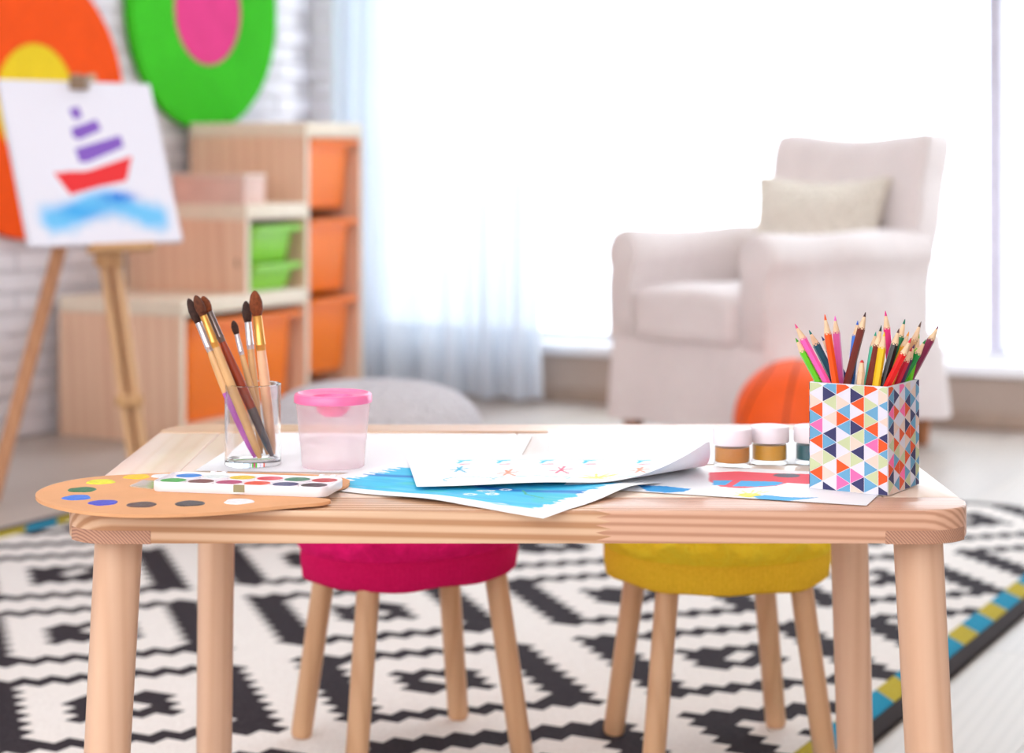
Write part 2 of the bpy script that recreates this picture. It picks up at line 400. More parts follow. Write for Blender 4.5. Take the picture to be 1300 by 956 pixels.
for y0, y1, z in ((0.0, 0.615, Z1), (0.305, 0.615, Z2), (0.615, 0.94, Z3)):
    b_ = B(); box(b_, -0.44, 0.0, y0, y1, z-0.045, z, 0.003); obj('top_board', b_, M_pineedge, shelf)
b_ = B(); box(b_, -0.44, -0.01, 0.018, 0.615, 0.03, 0.048); box(b_, -0.44, -0.01, 0.633, 0.922, 0.03, 0.048); obj('bottom_board', b_, M_pineY, shelf)
b_ = B(); box(b_, -0.436, -0.43, 0.018, 0.615, 0.05, Z1-0.045); box(b_, -0.436, -0.43, 0.323, 0.615, Z1, Z2-0.045); box(b_, -0.436, -0.43, 0.633, 0.922, 0.05, Z3-0.045); obj('back_panel', b_, M_pineY, shelf)
for y in (0.323, 0.607, 0.633, 0.914):
    for z in ((0.475, 0.59) if y < 0.62 else (0.355, 0.60, 0.85)):
        b_ = B(); box(b_, -0.42, -0.02, y, y+0.004, z-0.022, z-0.017); obj('bin_runner', b_, M_pineY, shelf)
M_or = mat('bin_plastic_orange', (255, 128, 30), 0.4, 0.5, 0.02); M_gr = mat('bin_plastic_green', (146, 214, 66), 0.4, 0.5, 0.02)
def rrect(hx, hy, r, z, n=5, cx=0, cy=0):
    pts = []
    for qx, qy, a0 in ((1, 1, 0), (-1, 1, PI/2), (-1, -1, PI), (1, -1, 1.5*PI)):
        for i in range(n+1):
            a = a0+PI/2*i/n; pts.append((cx+qx*(hx-r)+r*math.cos(a), cy+qy*(hy-r)+r*math.sin(a), z))
    return pts
def bin_(y0, y1, z0, z1, m, label, group, inset=0.0):
    hy = (y1-y0)/2; hx = 0.19; tp = 0.022 if hy < 0.2 else 0.03
    root = thing('storage_bin', label, 'storage bin', room(SX-0.2-inset, SY+(y0+y1)/2, z0), ROOM, group)
    h = z1-z0; bm = B()
    loft(bm, [rrect(hx-0.03, hy-tp-0.012, 0.03, 0), rrect(hx-0.026, hy-tp-0.008, 0.03, 0.006), rrect(hx-0.012, hy-tp, 0.03, h-0.028), rrect(hx-0.012, hy-tp, 0.03, h-0.004),
              rrect(hx-0.016, hy-tp-0.004, 0.026, h-0.004), rrect(hx-0.03, hy-tp-0.012, 0.026, 0.008)])
    obj('tub', bm, m, root)
    bm = B(); k = 0.004
    loft(bm, [rrect(hx-0.016, hy-tp-0.004, 0.026, h-0.006), rrect(hx+0.012, hy-k, 0.03, h-0.018), rrect(hx+0.014, hy-k, 0.03, h-0.016), rrect(hx+0.014, hy-k, 0.03, h), rrect(hx-0.016, hy-tp-0.004, 0.026, h)], False, False, True)
    obj('rim', bm, m, root)
gO, gG = 'orange bins in the shelf', 'green bins in the shelf'
bin_(0.633, 0.922, 0.64, 0.855, M_or, 'orange storage bin in the top slot of the tallest shelf column', gO)
bin_(0.633, 0.922, 0.38, 0.605, M_or, 'orange storage bin in the middle slot of the tallest shelf column', gO)
bin_(0.633, 0.922, 0.13, 0.36, M_or, 'orange storage bin in the low slot of the tallest shelf column', gO)
bin_(0.33, 0.608, 0.485, 0.595, M_gr, 'upper green shallow storage bin in the middle shelf column', gG)
bin_(0.33, 0.608, 0.403, 0.482, M_gr, 'lower green shallow storage bin in the middle shelf column', gG)
bin_(0.022, 0.608, 0.05, 0.335, M_or, 'wide orange storage bin under the lowest step of the shelf', gO)
bx = thing('wooden_box', 'small pale wooden box lying on the middle step of the shelf', 'box', room(SX-0.02, SY+0.34, Z2), ROOM)
b_ = B(); box(b_, -0.26, 0.0, -0.02, 0.09, 0, 0.075, 0.003); obj('box_body', b_, mat('pale_box_wood', (228, 190, 176), 0.5), bx)
b_ = B(); box(b_, -0.262, 0.002, -0.022, 0.092, 0.076, 0.09, 0.003); obj('box_lid', b_, mat('pale_box_lid', (232, 204, 188), 0.5), bx)

# ------------------------------------------------------------------ sheet painting helpers
def inpoly(X, Y, poly):
    r = np.zeros(X.shape, bool); n = len(poly)
    for i in range(n):
        x0, y0 = poly[i]; x1, y1 = poly[(i+1) % n]
        if y0 == y1: continue
        c = ((y0 > Y) != (y1 > Y)) & (X < (x1-x0)*(Y-y0)/(y1-y0)+x0); r ^= c
    return r
def segdist(X, Y, p, q):
    dx, dy = q[0]-p[0], q[1]-p[1]; L = dx*dx+dy*dy+1e-12
    t = np.clip(((X-p[0])*dx+(Y-p[1])*dy)/L, 0, 1); return np.hypot(X-p[0]-t*dx, Y-p[1]-t*dy)
def sheet_mesh(name, w, h, step, color_fn, shape_fn, m, thick=0.0):
    """a rectangular sheet with painted vertices; color_fn(U,V)->(...,3) linear, shape_fn(U,V)->xyz"""
    nx, ny = max(2, int(w/step)), max(2, int(h/step))
    U, V = np.meshgrid(np.linspace(0, w, nx+1), np.linspace(0, h, ny+1)); col = color_fn(U, V)
    X, Y, Z = shape_fn(U, V); co = np.stack([X, Y, Z], -1).reshape(-1, 3)
    idx = np.arange((nx+1)*(ny+1)).reshape(ny+1, nx+1)
    f = np.stack([idx[:-1, :-1], idx[:-1, 1:], idx[1:, 1:], idx[1:, :-1]], -1).reshape(-1, 4)
    me = bpy.data.meshes.new(name); me.from_pydata(co.tolist(), [], f.tolist())
    at = me.color_attributes.new('paint', 'FLOAT_COLOR', 'POINT')
    at.data.foreach_set('color', np.concatenate([col.reshape(-1, 3), np.ones((col.size//3, 1))], 1).astype(np.float32).ravel())
    me.polygons.foreach_set('use_smooth', [True]*len(me.polygons)); me.materials.append(m); me.update()
    o = bpy.data.objects.new(name, me); C.objects.link(o)
    if thick:
        s = o.modifiers.new('thickness', 'SOLIDIFY'); s.thickness = thick; s.offset = -1
    return o
def blank(U, c=(246, 245, 248)): return np.ones(U.shape+(3,))*np.array(lin(c))
def put(col, mask, c, a=1.0):
    m = (mask*a)[..., None]; col[:] = col*(1-m)+np.array(lin(c))*m

# ------------------------------------------------------------------ easel and the boat painting
yaw, lean = math.radians(45), math.radians(20)
EZ = Vector((-0.99, 4.67, 0)); Rz = Vector((math.cos(yaw), math.sin(yaw), 0)); Nz = Vector((math.sin(yaw), -math.cos(yaw), 0))
def ez(u, n, z): return Rz*u+Nz*n+Vector((0, 0, z))
M_easel = wood('easel_beech', (216, 168, 116), (190, 136, 88), 'z', 20, 0.06, 4, 0.45, 0.3); M_easel_shade = wood('easel_beech_shade', (196, 134, 86), (168, 106, 62), 'z', 20, 0.06, 4, 0.45, 0.3)  # second beech is a shaded copy: shade on legs and recessed bar as colour
eas = thing('easel', 'beech tripod easel holding the boat painting in front of the brick wall', 'easel', EZ)
tl_ = math.tan(lean)
def onplane(u, z, back=0.02): return ez(u, (0.80-z)*tl_-back, z)     # canvas plane passes the origin of n at z = 0.80
def px2(px, py, d): return Vector(((px-650)/F*d, d, H-(py-199)*d/F))-EZ
lf = px2(-10, 636, 4.61); 
b_ = B(); bar(b_, px2(131, 108, 4.86), lf, 0.030, 0.022, (1, 0, 0)); obj('leg', b_, M_easel_shade, eas)
for i, s in enumerate((-1, 1)):
    b_ = B(); top = px2(106+s*9.5, 95, 4.83); ft = px2(182+s*8, 630, 4.68); ft.z = 0.012
    bar(b_, top, ft, 0.019, 0.028, (1, 0, 0)); obj('mast_strip', b_, M_easel, eas)
b_ = B(); bar(b_, px2(148, 335, 4.775), px2(184, 620, 4.72), 0.020, 0.012, (1, 0, 0)); obj('sliding_bar', b_, M_easel_shade, eas)
for py, hh in ((322, 0.062), (508, 0.028)):
    t_ = (py-95)/535.0; c = px2(106+76*t_, py, 4.83-0.15*t_-0.022)
    b_ = B(); box(b_, c.x-0.033, c.x+0.033, c.y-0.012, c.y+0.012, c.z-hh/2, c.z+hh/2, 0.003); obj('cross_block', b_, M_easel, eas)
bk = px2(178, 592, 5.12); bk.z = 0
b_ = B(); bar(b_, px2(112, 110, 4.87), bk, 0.026, 0.02, (1, 0, 0)); obj('leg', b_, M_easel_shade, eas)
b_ = B(); c = onplane(0.0, 0.965, -0.004); box(b_, c.x-0.02, c.x+0.02, c.y-0.016, c.y+0.05, c.z-0.006, c.z+0.028, 0.003); obj('top_clamp', b_, mat('easel_clamp', (140, 112, 88), 0.5), eas)
CW, CH = 0.415, 0.405
def boat(U, V):
    col = blank(U, (240, 236, 246)); u, v = U/CW, 1-V/CH        # v from the top
    n1, n2 = vnoise(U*60, V*60, 1), vnoise(U*130, V*130, 2)
    sea = np.exp(-((v-0.80-0.05*np.sin(u*9))/0.085)**2)*(1/(1+np.exp(-(u-0.10)*45)))*(1/(1+np.exp((u-0.93)*45)))
    put(col, np.clip(sea*1.25-0.25*n1, 0, 0.95), (110, 200, 250)); 
    d1 = np.exp(-((u-0.36)/0.16)**2-((v-0.80)/0.05)**2); d2 = np.exp(-((u-0.62)/0.11)**2-((v-0.72)/0.035)**2)
    put(col, np.clip(d1*0.9*(0.5+0.8*n1), 0, 1), (50, 165, 240)); put(col, np.clip(d2*1.1*(0.5+0.8*n2), 0, 1), (20, 120, 225))
    put(col, inpoly(u, v, [(0.23, 0.565), (0.46, 0.555), (0.77, 0.465), (0.70, 0.62), (0.50, 0.655), (0.31, 0.70)]), (240, 55, 58))
    pw = (140, 98, 196)
    put(col, inpoly(u, v, [(0.40, 0.42), (0.72, 0.335), (0.73, 0.405), (0.46, 0.505), (0.41, 0.50)]), pw)
    put(col, inpoly(u, v, [(0.40, 0.295), (0.58, 0.235), (0.60, 0.30), (0.44, 0.365), (0.40, 0.345)]), pw)
    put(col, inpoly(u, v, [(0.41, 0.175), (0.48, 0.155), (0.49, 0.225), (0.43, 0.24)]), pw)
    return col
zb = 0.598
def canv(U, V):
    z = zb+V*math.cos(lean); n = (0.80-z)*tl_; x = Rz.x*(U-CW/2)+Nz.x*n; y = Rz.y*(U-CW/2)+Nz.y*n; return x, y, z
cv = thing('boat_painting', 'white canvas with a purple sailed red boat on blue waves, standing on the easel', 'painting', EZ+Vector((0, 0, 0.0)))
ps = sheet_mesh('painted_face', CW, CH, 0.0025, boat, canv, paintmat('canvas_paint', 0.7, 0.2)); ps.parent = cv
b_ = B(); P = [canv(np.array(u), np.array(v)) for u, v in ((0, 0), (CW, 0), (CW, CH), (0, CH))]; P = [Vector([float(c) for c in p]) for p in P]
nn = (P[1]-P[0]).cross(P[3]-P[0]).normalized()
loft(b_, [[tuple(p-nn*0.0008) for p in P], [tuple(p-nn*0.016) for p in P]]); obj('stretcher', b_, mat('canvas_cloth', (236, 232, 240), 0.8), cv)
# ledge of the easel, under the canvas
c0 = (P[0]+P[1])/2; dn = (P[0]-P[3]).normalized(); b_ = B()
bar(b_, c0-Rz*0.05+dn*0.010-nn*0.006, c0+Rz*0.12+dn*0.010-nn*0.006, 0.03, 0.016, tuple(nn)); obj('ledge', b_, M_easel, eas)

# ------------------------------------------------------------------ armchair, cushion, ball, pouf
AR = math.radians(-51); U_ = Vector((math.cos(AR), math.sin(AR), 0)); V_ = Vector((-math.sin(AR), math.cos(AR), 0))
AW, AD = 0.62, 0.72; AO = Vector((0.652, 5.045, 0))-U_*AW/2+V_*AD/2
def clothmat(name, c, s=40):
    t = NT(name); v = t.coords(); n = t.noise(v, 9, 4, 0.6, 0.4); w_ = t.noise(v, 500, 2)
    t.bsdf(0.85, 0.15, t.ramp(n, [(0.3, rgba(tuple(x-8 for x in c))), (0.7, rgba(c))]))
    t.b.inputs['Sheen Weight'].default_value = 0.15
    t.bump(t.math('ADD', t.math('MULTIPLY', n, 1.0), t.math('MULTIPLY', w_, 0.06)), 0.5, 0.02); return t.m
M_slip = clothmat('white_slipcover', (238, 226, 224))
arm = thing('armchair', 'white slipcovered armchair with rolled arms in front of the window', 'armchair', AO, AR)
def wob(p, k=0.004): return (p.x+k*math.sin(p.z*31+p.y*17), p.y+k*math.sin(p.x*23+p.z*19), p.z+k*0.7*math.sin(p.x*17+p.y*21))
# skirt: outline of the base hanging in loose pleats
b_ = B(); rings = []; base = rrect(AW/2-0.004, AD/2-0.004, 0.03, 0, 3)
def dense(poly, n=40):
    out = []; L = [math.dist(poly[i][:2], poly[(i+1) % len(poly)][:2]) for i in range(len(poly))]; T = sum(L); N = 260; s = 0; i = 0
    for k in range(N):
        t = T*k/N
        while s+L[i] < t: s += L[i]; i += 1
        f = (t-s)/L[i]; p, q_ = poly[i], poly[(i+1) % len(poly)]; out.append((p[0]+(q_[0]-p[0])*f, p[1]+(q_[1]-p[1])*f))
    return out
bd = dense(base)
for z in (0.31, 0.25, 0.18, 0.12, 0.085, 0.08):
    f = 1-(z-0.08)/0.23; r_ = []
    for k, (x, y) in enumerate(bd):
        g = 1+f*0.045+f*0.005*math.sin(k*0.42)+f*0.009*math.sin(k*0.17+1); r_.append((x*g, y*g, z+0.004*f*math.sin(k*0.26)))
    rings.append(r_)
loft(b_, rings, True, True); obj('skirt', b_, M_slip, arm, ang=80)
def armprof(side):
    b_ = B(); hw_ = 0.050; pts = [(-hw_, 0.29), (-hw_, 0.44)]
    for i in range(17):
        a = math.radians(215-250*i/16); pts.append((0.062*math.cos(a), 0.535+0.064*math.sin(a)))
    pts += [(hw_, 0.44), (hw_, 0.29)]
    ys = [-AD/2+0.004, -AD/2+0.012, -AD/2+0.03]+[-AD/2+0.03+0.62*i/14 for i in range(1, 15)]
    rings = []
    for j, y in enumerate(ys):
        sc = (0.90, 0.97, 1.0)[min(j, 2)]; cz = 0.42
        rings.append([(x*sc+0.003*math.sin(y*21+z*14), y+0.003*math.sin(z*40), cz+(z-cz)*sc+0.004*math.sin(y*13+x*30)) for x, z in pts])
    loft(b_, rings); bmesh.ops.translate(b_, verts=b_.verts[:], vec=(side*(AW/2-0.056), 0, 0)); return b_
for s in (-1, 1): obj('arm', armprof(s), M_slip, arm, ang=60)
b_ = B(); rbox(b_, AW-0.222, 0.59, 0.150, 0.035, 10, lambda p: wob(p+Vector((0, 0, 0.008*(1-(2*p.x/(AW-.22))**2)*(1 if p.z > 0 else 0))), 0.003), (0, -0.085, 0.370)); obj('seat_cushion', b_, M_slip, arm, ang=60)
b_ = B(); box(b_, -(AW/2-0.13), AW/2-0.13, -AD/2+0.006, AD/2-0.1, 0.20, 0.292, 0.01); obj('seat_base', b_, M_slip, arm)
def backfn(p):
    x, y, z = wob(p, 0.003); t = (z+0.28)/0.56
    z += 0.024*abs(2*x/AW)**1.5*max(0, t-0.4)*1.6-0.014*t
    y += 0.02*(2*x/AW)**2*(-1)+t*0.12-0.02
    x *= 0.93+0.05*t
    return (x, y, z)
b_ = B(); rbox(b_, AW-0.02, 0.135, 0.565, 0.034, 14, backfn, (0, AD/2-0.085, 0.583)); obj('backrest', b_, M_slip, arm, ang=60)
M_leg = mat('armchair_leg_wood', (176, 110, 66), 0.4)
for sx_ in (-1, 1):
    for sy_ in (-1, 1):
        b_ = B(); x, y = sx_*(AW/2-0.055), sy_*(AD/2-0.055)
        loft(b_, [[(x-k, y-k, z), (x+k, y-k, z), (x+k, y+k, z), (x-k, y+k, z)] for k, z in ((0.016, 0), (0.022, 0.11))]); obj('leg', b_, M_leg, arm)
# knitted cushion
def knit(name, c, s=55, strength=0.8):
    t = NT(name); v = t.coords(); vo = t.n('ShaderNodeTexVoronoi'); vo.inputs['Scale'].default_value = s; t.l(v, vo.inputs[0])
    n = t.noise(v, 12, 3)
    c2 = tuple(x-22 for x in c)
    t.bsdf(0.9, 0.1, t.mix(t.math('MULTIPLY', vo.outputs[0], 0.9), rgba(c), rgba(c2))); t.bump(t.math('ADD', t.math('MULTIPLY', vo.outputs[0], -1), n), strength, 0.012); return t.m
pil = thing('throw_pillow', 'small oatmeal knitted cushion leaning on the back of the white armchair', 'cushion', AO+V_*0.11+U_*0.015+Vector((0, 0, 0.452)), math.radians(-40))
def pf(p):
    u, w_ = p.x/0.2, p.z/0.125; k = (1-min(1, abs(u))**3)*(1-min(1, abs(w_))**3)
    x = p.x*(1+0.10*w_*w_-0.03*(1-w_*w_)); z = p.z*(1+0.16*u*u-0.04*(1-u*u)); y = p.y*(0.25+0.9*max(0, k))
    return (x, y, z)
b_ = B(); rbox(b_, 0.40, 0.13, 0.255, 0.022, 16, pf)
for v in b_.verts:
    z = v.co.z+0.150; v.co.y += z*0.30; v.co.z = z
obj('cushion_cover', b_, knit('oatmeal_knit', (242, 231, 217), 60), pil, ang=80)
# ball
BR = 0.153; ball = thing('basketball', 'orange rubber basketball with dark seams on the floor beside the armchair', 'ball', (0.694, 4.84, 0))
b_ = B(); bmesh.ops.create_uvsphere(b_, u_segments=64, v_segments=40, radius=BR); bmesh.ops.translate(b_, verts=b_.verts[:], vec=(0, 0, BR))
obj('ball_skin', b_, mat('ball_rubber', (252, 92, 14), 0.5, 0.4, 0.04, 30, 0.4, 700), ball, ang=180)
Rb = Matrix.Rotation(math.radians(16), 3, 'X') @ Matrix.Rotation(math.radians(71), 3, 'Z')
def seam(fn):
    b_ = B(); n = 72; pts = []
    for i in range(n): p = Rb @ Vector(fn(2*PI*i/n)).normalized()*(BR+0.0002); pts.append(p+Vector((0, 0, BR)))
    rings = []
    for i in range(n):
        d = (pts[(i+1) % n]-pts[i-1]).normalized(); u = (pts[i]-Vector((0, 0, BR))).normalized(); w_ = d.cross(u)
        rings.append([tuple(pts[i]+u*0.0006*math.cos(a)+w_*0.0032*math.sin(a)) for a in (0, PI/3, 2*PI/3, PI, 4*PI/3, 5*PI/3)])
    loft(b_, rings, False, False, True); obj('seam', b_, mat('ball_seam', (150, 48, 10), 0.7), ball)
seam(lambda a: (math.cos(a), math.sin(a), 0)); seam(lambda a: (math.cos(a), 0, math.sin(a)))
for s in (-1, 1): seam(lambda a, s=s: (math.cos(a)*0.82, s*(0.62+0.25*math.cos(2*a)), math.sin(a)*0.82))
# pouf
pouf = thing('knitted_pouf', 'round grey knitted floor pouf behind the table', 'pouf', (-0.31, 4.40, 0.0102))
b_ = B(); n, m_ = 60, 26; rings = []
for j in range(m_+1):
    a = -PI/2+PI*j/m_; cz, rr = math.sin(a), math.cos(a)
    z = 0.145+0.145*math.copysign(abs(cz)**0.75, cz); r = 0.25*abs(rr)**0.62
    rings.append(circ(0, 0, z, max(r, 0.001), n))
loft(b_, rings); obj('pouf_cover', b_, knit('grey_knit', (220, 213, 216), 70, 0.9), pouf, ang=180)

# ------------------------------------------------------------------ children's table
TZ = 0.478
TC = Vector((0.0055, 2.094, 0)); HX, HY = 0.418, 0.29
def T(px, py, z=TZ):
    d = F*(H-z)/(py-199); return ((px-650)/F*d, d)
table = thing('childrens_table', 'low pine table with rounded corners covered in painting things', 'table', TC)
PL, PD = (238, 200, 164), (204, 150, 112)
M_side = wood('table_pine_side', (246, 222, 204), (234, 198, 174), 'y', 34, 0.02, 2.0, 0.26, 0.22)
M_top = wood('table_pine_lid', (247, 226, 210), (238, 208, 186), 'y', 22, 0.03, 2.5, 0.24, 0.2)
M_endg = wood('table_end_grain', (204, 154, 126), (156, 108, 88), 'y', 190, 1, 1.0, 0.5, 0.85)
M_legw = wood('table_leg_pine', (232, 190, 160), (212, 162, 130), 'z', 30, 0.02, 2.0, 0.42, 0.25)
def corner(cx, cy, r, a0, a1, n=8): return [(cx+r*math.cos(a0+(a1-a0)*i/n), cy+r*math.sin(a0+(a1-a0)*i/n)) for i in range(n+1)]
RW, CR, TH = 0.072, 0.048, 0.030
zr0, zr1 = TZ-TH, TZ
M_rail = jointed('table_pine_front_jointed', ((240, 204, 172), (188, 136, 98), 'x', 52, 0.02, 2.4, 0.95), ((232, 186, 158), (192, 138, 110), 'x', 80, 0.018, 1.8, 0.7), 0.085)
fpoly = corner(-HX+CR, -HY+CR, CR, PI, 1.5*PI)+corner(HX-CR, -HY+CR, CR, -PI/2, 0)+[(HX, -HY+RW), (-HX, -HY+RW)]
b_ = B(); prism(b_, fpoly, zr0, zr1, 0.0026, 3); obj('front_rail', b_, M_rail, table)
rear = [(HX, HY-RW), (HX, HY-CR)]+corner(HX-CR, HY-CR, CR, 0, PI/2)+corner(-HX+CR, HY-CR, CR, PI/2, PI)+[(-HX, HY-RW)]
b_ = B(); prism(b_, rear[1:], zr0, zr1, 0.0026, 3); obj('rear_rail', b_, M_rail, table)
for s in (-1, 1):
    b_ = B(); x0, x1 = sorted((s*HX, s*(HX-RW))); box(b_, x0, x1, -HY+RW+0.0004, HY-RW-0.0004, zr0, zr1, 0.0022); obj('side_rail', b_, M_side, table)
for x0, x1 in ((-HX+RW, -0.0), (0.0, HX-RW)):
    b_ = B(); box(b_, x0+0.0005, x1-0.0005, -HY+RW+0.0005, HY-RW-0.0005, TZ-0.014, TZ-0.0003, 0.0008); obj('lid', b_, M_top, table)
b_ = B(); box(b_, -HX+RW-0.01, HX-RW+0.01, -HY+RW-0.01, HY-RW+0.01, zr0+0.004, zr0+0.010); obj('tray_bottom', b_, M_top, table)
for s in (-1, 1):                               # end grain of the leg rails let into the lower corner
    for e in (-1, 1):
        k = 0.0006; x0, x1 = 0.296*1.13, HX-CR*0.62
        xs = sorted((s*x0, s*x1)); ys = sorted((e*(HY-0.05), e*(HY+k)))
        b_ = B()
        poly = corner(HX-CR, -HY+CR, CR+k, -PI/2, -PI/2*0.35, 5); poly = [(x0, -HY-k)]+poly+[(HX-0.05, -HY+0.05), (x0, -HY+0.05)]
        poly = [(s*x, -e*y) for x, y in poly]; prism(b_, poly, zr0-0.0006, zr0+0.0115); obj('joint_block', b_, M_endg, table)
def leg(xt, yt, xb, yb, rt, rb):
    b_ = B(); n = 24; rings = []
    for z, k in ((zr0-0.0006, 0), (0.30, 0.4), (0.15, 0.7), (0.018, 1), (0.0102, 1)):
        t_ = (zr0-z)/zr0; x, y, r = xt+(xb-xt)*t_, yt+(yb-yt)*t_, rt+(rb-rt)*t_
        if z < 0.011: r -= 0.003
        ring = []
        for i in range(n):
            a = 2*PI*i/n; q_ = (abs(math.cos(a))**2.6+abs(math.sin(a))**2.6)**(-1/2.6); ring.append((x+r*q_*math.cos(a+0.5), y+r*q_*math.sin(a+0.5), z))
        rings.append(ring)
    loft(b_, rings); obj('leg', b_, M_legw, table, (-TC.x, -TC.y, 0), ang=50)
leg(-0.371, 1.872, -0.392, 1.855, 0.0215, 0.020); leg(0.383, 1.872, 0.403, 1.855, 0.0215, 0.020)
leg(-0.345, 2.318, -0.352, 2.335, 0.0205, 0.0195); leg(0.392, 2.318, 0.407, 2.335, 0.0205, 0.0195)

# ------------------------------------------------------------------ stools with plush covers
M_stool = wood('stool_pine', (224, 178, 138), (198, 146, 106), 'z', 30, 0.03, 2.0, 0.45, 0.22)
def plush(name, c, d):
    t = NT(name); v = t.coords(); n = t.noise(v, 38, 4, 0.65, 0.6); g = t.noise(v, 420, 3)
    t.bsdf(0.9, 0.1, t.ramp(t.math('ADD', t.math('MULTIPLY', n, 0.6), t.math('MULTIPLY', g, 0.4)), [(0.3, rgba(d)), (0.62, rgba(c))]))
    t.b.inputs['Sheen Weight'].default_value = 0.35; t.b.inputs['Sheen Roughness'].default_value = 0.4
    t.b.inputs['Sheen Tint'].default_value = rgba(c)
    t.bump(t.math('ADD', n, t.math('MULTIPLY', g, 0.15)), 0.7, 0.012); return t.m
def ribbed(name, c):
    t = NT(name); v = t.coords(); n = t.noise(v, 300, 3)
    t.bsdf(0.85, 0.15, t.ramp(n, [(0.3, rgba(tuple(max(0, x-14) for x in c))), (0.7, rgba(c))])); t.bump(n, 0.2, 0.002); return t.m
def stool(px, d, ang, tilt, c, dk, cb, label, R=0.148, seed=0):
    x0 = (px-650)/F*d; nm = label.split()[0]
    root = thing('stool', label, 'stool', (x0, d, 0.0102), 0, 'stools behind the table')
    b_ = B(); lathe(b_, [(0.115, 0.245), (0.125, 0.252), (0.125, 0.268), (0.118, 0.274)], 48); obj('seat', b_, M_stool, root)
    for k in range(4):
        a = math.radians(ang)+k*PI/2; cx, cy = math.cos(a), math.sin(a)
        b_ = B(); pts = [(cx*(0.121+0.16*(0.262-z)), cy*(0.121+0.16*(0.262-z)), z) for z in (0.0, 0.005, 0.12, 0.262)]
        rod(b_, pts, [0.0125, 0.0145, 0.0148, 0.0150], 20); obj('leg', b_, M_stool, root, ang=60)
    # plush top: gathered lobes bulging over the band
    b_ = B(); n, m_ = 150, 30; rings = []
    def lobe(th, t_): return 0.5*math.sin(th*7+seed)+0.35*math.sin(th*11+2*seed+t_*4)+0.3*math.sin(th*17+seed*3-t_*5)+0.2*math.sin(th*29+t_*9)
    def tl2(x, y): return tilt*x
    for j in range(m_+1):
        t_ = j/m_; r_ = []
        for i in range(n):
            th = 2*PI*i/n; lb = lobe(th, t_)
            if t_ < 0.45:
                s = t_/0.45; rr = R*(0.965+0.062*math.sin(PI*s*0.85)+0.045*lb*s); z = 0.277+0.030*s+0.008*lb*(1-s)*s*3
            else:
                s = (t_-0.45)/0.55; rr = R*(0.993+0.045*lb*(1-s))*math.cos(s*PI/2)**0.55 if s < 1 else 0.002; z = 0.308+0.030*math.sin(s*PI/2)+0.010*lb*math.sin(PI*s)
            x, y = rr*math.cos(th), rr*math.sin(th); r_.append((x, y, z+tl2(x, y)))
        rings.append(r_)
    loft(b_, rings); obj('plush_cover', b_, plush(nm+'_plush', c, dk), root, ang=180)
    b_ = B(); n = 432; rings = []
    for rr, z in ((R*0.90, 0.243), (R*0.925, 0.240), (R*0.955, 0.244), (R*0.972, 0.262), (R*0.972, 0.276), (R*0.95, 0.286), (R*0.86, 0.286)):
        r_ = []
        for i in range(n):
            th = 2*PI*i/n; k = 0.0009 if i % 3 == 0 else 0; sag = 0.0012*math.sin(th*5+seed)+0.001*math.sin(th*9)
            x, y = (rr+k)*math.cos(th), (rr+k)*math.sin(th); r_.append((x, y, z+tl2(x, y)+(sag if z < 0.25 else 0)))
        rings.append(r_)
    loft(b_, rings, False, False, True); obj('ribbed_band', b_, ribbed(nm+'_rib', cb), root, ang=180)
stool(520, 2.64, -112, 0.04, (246, 30, 120), (216, 14, 94), (224, 22, 100), 'pink plush covered round stool with pine legs behind the table', 0.148, 1.0)
stool(910, 2.62, -126, 0.0, (255, 224, 62), (255, 206, 40), (255, 206, 58), 'yellow plush covered round stool with pine legs behind the table', 0.153, 2.3)

# ------------------------------------------------------------------ papers and drawings on the table
M_paper = paintmat('drawing_paper', 0.6, 0.3)
def paper(name, label, P0, ang, w, h, paint, z0, zfn=None, step=0.0016):
    """P0 is the near-left corner, ang turns it about that corner; the sheet's own origin lies there"""
    root_loc = Vector((P0[0], P0[1], TZ)); ca, sa = math.cos(ang), math.sin(ang)
    def shp(U, V):
        Z = np.full(U.shape, z0); X, Y = U.copy(), V.copy()
        if zfn: X, Y, Z = zfn(U, V, z0)
        return X, Y, Z
    def fn(U, V): return paint(U, V, U*ca-V*sa+P0[0], U*sa+V*ca+P0[1])
    o = sheet_mesh(name, w, h, step, fn, shp, M_paper); o.location = root_loc; o.rotation_euler = (0, 0, ang)
    tag(o, label, 'paper', None); return o
def tp(*pts): return [T(x, y) for x, y in pts]
# blank sheets at the back
white = lambda U, V, X, Y: blank(U, (244, 244, 248))
paper('paper_sheet', 'blank white sheet on the left of the table top, under the glass', (-0.325, 2.03), math.radians(-5), 0.325, 0.285, white, 0.0004, step=0.02)
paper('paper_sheet', 'blank white sheet on the right at the back of the table, behind the paint jars', (0.040, 2.075), math.radians(-0.5), 0.297, 0.262, white, 0.0004, step=0.02)
